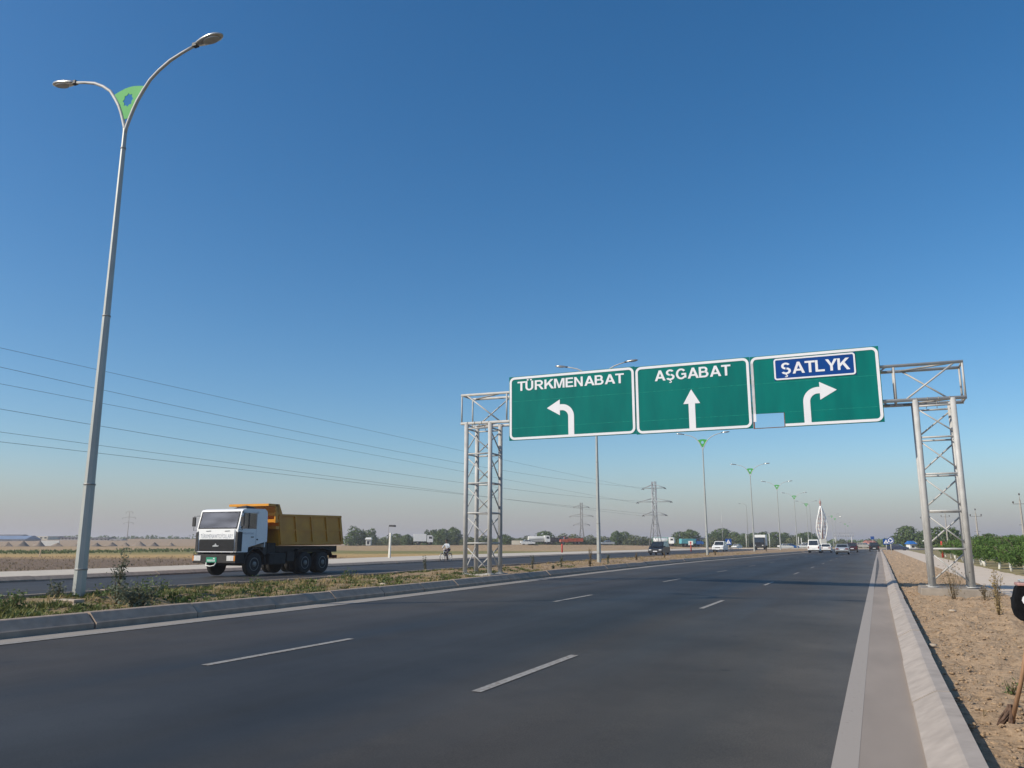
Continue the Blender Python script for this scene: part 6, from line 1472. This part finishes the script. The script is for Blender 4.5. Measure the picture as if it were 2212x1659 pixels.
bushy(mp(-14.6, 17.0), .32, .55, 220, .03, 'small round weed in the median below the dump truck front wheels', 'leaf_median', seed=18, stems=10, upright=.2)
SAP = [(918, 1232, 1198, 'thin grey sapling left of the left gantry tower'), (1150, 1230, 1195, 'thin grey sapling first right of the left gantry tower'), (1212, 1226, 1192, 'thin sapling below the red marker post'), (1276, 1220, 1178, 'dry stalk with a dark seed head left of the second lamp post'), (1313, 1218, 1195, 'short green sapling right of the second lamp post'), (1375, 1212, 1192, 'dry bush left of the black minivan'), (1436, 1206, 1190, 'pale dry bush before the black minivan'), (1275, 1225, 1205, 'sparse dry weed at the foot of the dry stalk'), (1655, 1192, 1180, 'tiny dry weed beside the fourth median lamp'), (1195, 1229, 1222, 'low green weed between the first two saplings'), (1545, 1200, 1189, 'small dry weed right of the third lamp post')]
for k, (x, yb, yt, lab) in enumerate(SAP):
    p = on(x, yb, .2); Dp = -p.x*math.sin(YAW)+p.y*math.cos(YAW); h = max(.25, dep(x, yt, Dp).z-p.z)
    bushy((p.x, p.y, p.z-.05), h, h*.45, 170, .03+.004*k*.5, lab, 'leaf_sage' if k in (0, 1, 2, 4, 9) else 'twig_dry', 'sapling' if k < 5 else 'dry_weed', 'sapling' if k < 5 else 'weed', 5, .8, 50+k)
bushy((1.85, 25.3, .0), 1.1, 1.0, 240, .03, 'straggly dry weed in front of the concrete footing', 'twig_dry', 'dry_weed', 'weed', 12, .3, 70)
bushy((2.62, 25.6, .0), .45, .5, 150, .03, 'small brown dry weed at the right end of the concrete footing', 'twig_dry', 'dry_weed', 'weed', 9, .3, 71)
bushy((2.3, 20.4, .0), 1.0, .42, 620, .020, 'tall straw coloured plume of dry weed right of the footing', 'grass_dry', 'dry_weed', 'weed', 7, .75, 72)
bushy((1.15, 9.9, .03), .12, .35, 90, .018, 'tiny green weed on the bare verge near the kerb', 'leaf_median', 'weed', 'weed', 7, .1, 73)

# ================================================================== PROPPED BICYCLE AT THE RIGHT EDGE
g0 = on(2187, 1584)                          # foot of the prop stick
BY = 7.35
e_ = ray(2190, 1312); e_ = EYEV+e_*(BY/e_.y); ztop = (EYEV+ray(2200, 1266)*(BY/ray(2200, 1266).y)).z; zbot = (EYEV+ray(2205, 1345)*(BY/ray(2205, 1345).y)).z
bx, by = e_.x+.175, BY+.50
bicycle((bx+.05, by, .05), R(-14), 'touring bicycle propped on a stick, almost wholly beyond the right picture edge', 'black_paint', .5, False)
t = thing('handlebar_bag', 'black rounded handlebar bag with a white patch at the right picture edge', 'bag', (bx, BY, zbot))
hb_ = ztop-zbot; out = []
for (x, z) in [(-.085, 0), (-.135, .012), (-.162, .045), (-.174, .10), (-.172, .16), (-.16, hb_*.72), (-.142, hb_-.012), (-.13, hb_)]: out.append((x, z))
prof_ = out+[(-x, z) for x, z in reversed(out)]
MK('bag_fabric', (.008, .008, .009), .95, 0, .3, 20, .3, spec=.1)
MB().prism([(x, .0, z) for x, z in prof_], (0, .16, 0)).build('bag_body', 'bag_fabric', t, bevel=.018)
lid = MB().box(-.135, .135, -.01, .17, hb_+.001, hb_+.024).build('lid', 'pink_steel', t, bevel=.008)
MB().box(-.11, .11, .01, .15, hb_+.026, hb_+.045).build('map_case', 'lamp_glass', lid, bevel=.005)
pt = MB(); ring_ = [(.0+.118*math.cos(2*math.pi*k/18), -.004, .165+.062*math.sin(2*math.pi*k/18)) for k in range(18)]; pt.prism(ring_, (0, -.004, 0)); pt.build('white_patch', 'sign_white', t)
MB().tube([(-.08, .15, hb_-.04), (-.08, .21, hb_-.0)], .012, 6).tube([(.08, .15, hb_-.04), (.08, .21, hb_-.0)], .012, 6).build('bracket', 'dull_steel', t)
t = thing('prop_stick', 'brown wooden stick with a dark clotted foot, leaning on the bicycle at right', 'stick', (g0.x, g0.y, .03))
tp = Vector((bx-.02-g0.x, by-.02-g0.y, .83))
MB().tube([(0, 0, .04), tp*.5+Vector((.01, 0, 0)), tp], [.019, .017, .015], 9).build('shaft', 'wood', t)
random.seed(77); m = MB()
for k in range(46):
    a = random.uniform(0, 6.28); f = random.random()**1.3; z0 = random.uniform(.10, .2); p0 = Vector((.014*math.cos(a)+.004, .014*math.sin(a), z0)); p1 = Vector((.015-.12*f, .035*math.sin(a), random.uniform(-.012, .02+.02*f))); m.tube([p0, p0.lerp(p1, .55)+Vector((.012*math.cos(a), .012*math.sin(a), .0)), p1], [.007, .0075, .003], 5)
m.build('frayed_foot', 'straw_brush', t)

# ================================================================== HAZE
hz = MB().box(-4300, 3300, -260, 4300, -2.0, 24).build('haze', 'wire'); stuff(hz)
hm = bpy.data.materials.new('dusty_air'); hm.use_nodes = True; ht = hm.node_tree; ht.nodes.remove(ht.nodes['Principled BSDF'])
hv = ht.nodes.new('ShaderNodeVolumePrincipled'); hv.inputs['Color'].default_value = (.90, .87, .90, 1); hv.inputs['Density'].default_value = .00048; hv.inputs['Anisotropy'].default_value = .2
ht.links.new(hv.outputs[0], ht.nodes['Material Output'].inputs['Volume']); hz.data.materials.clear(); hz.data.materials.append(hm)
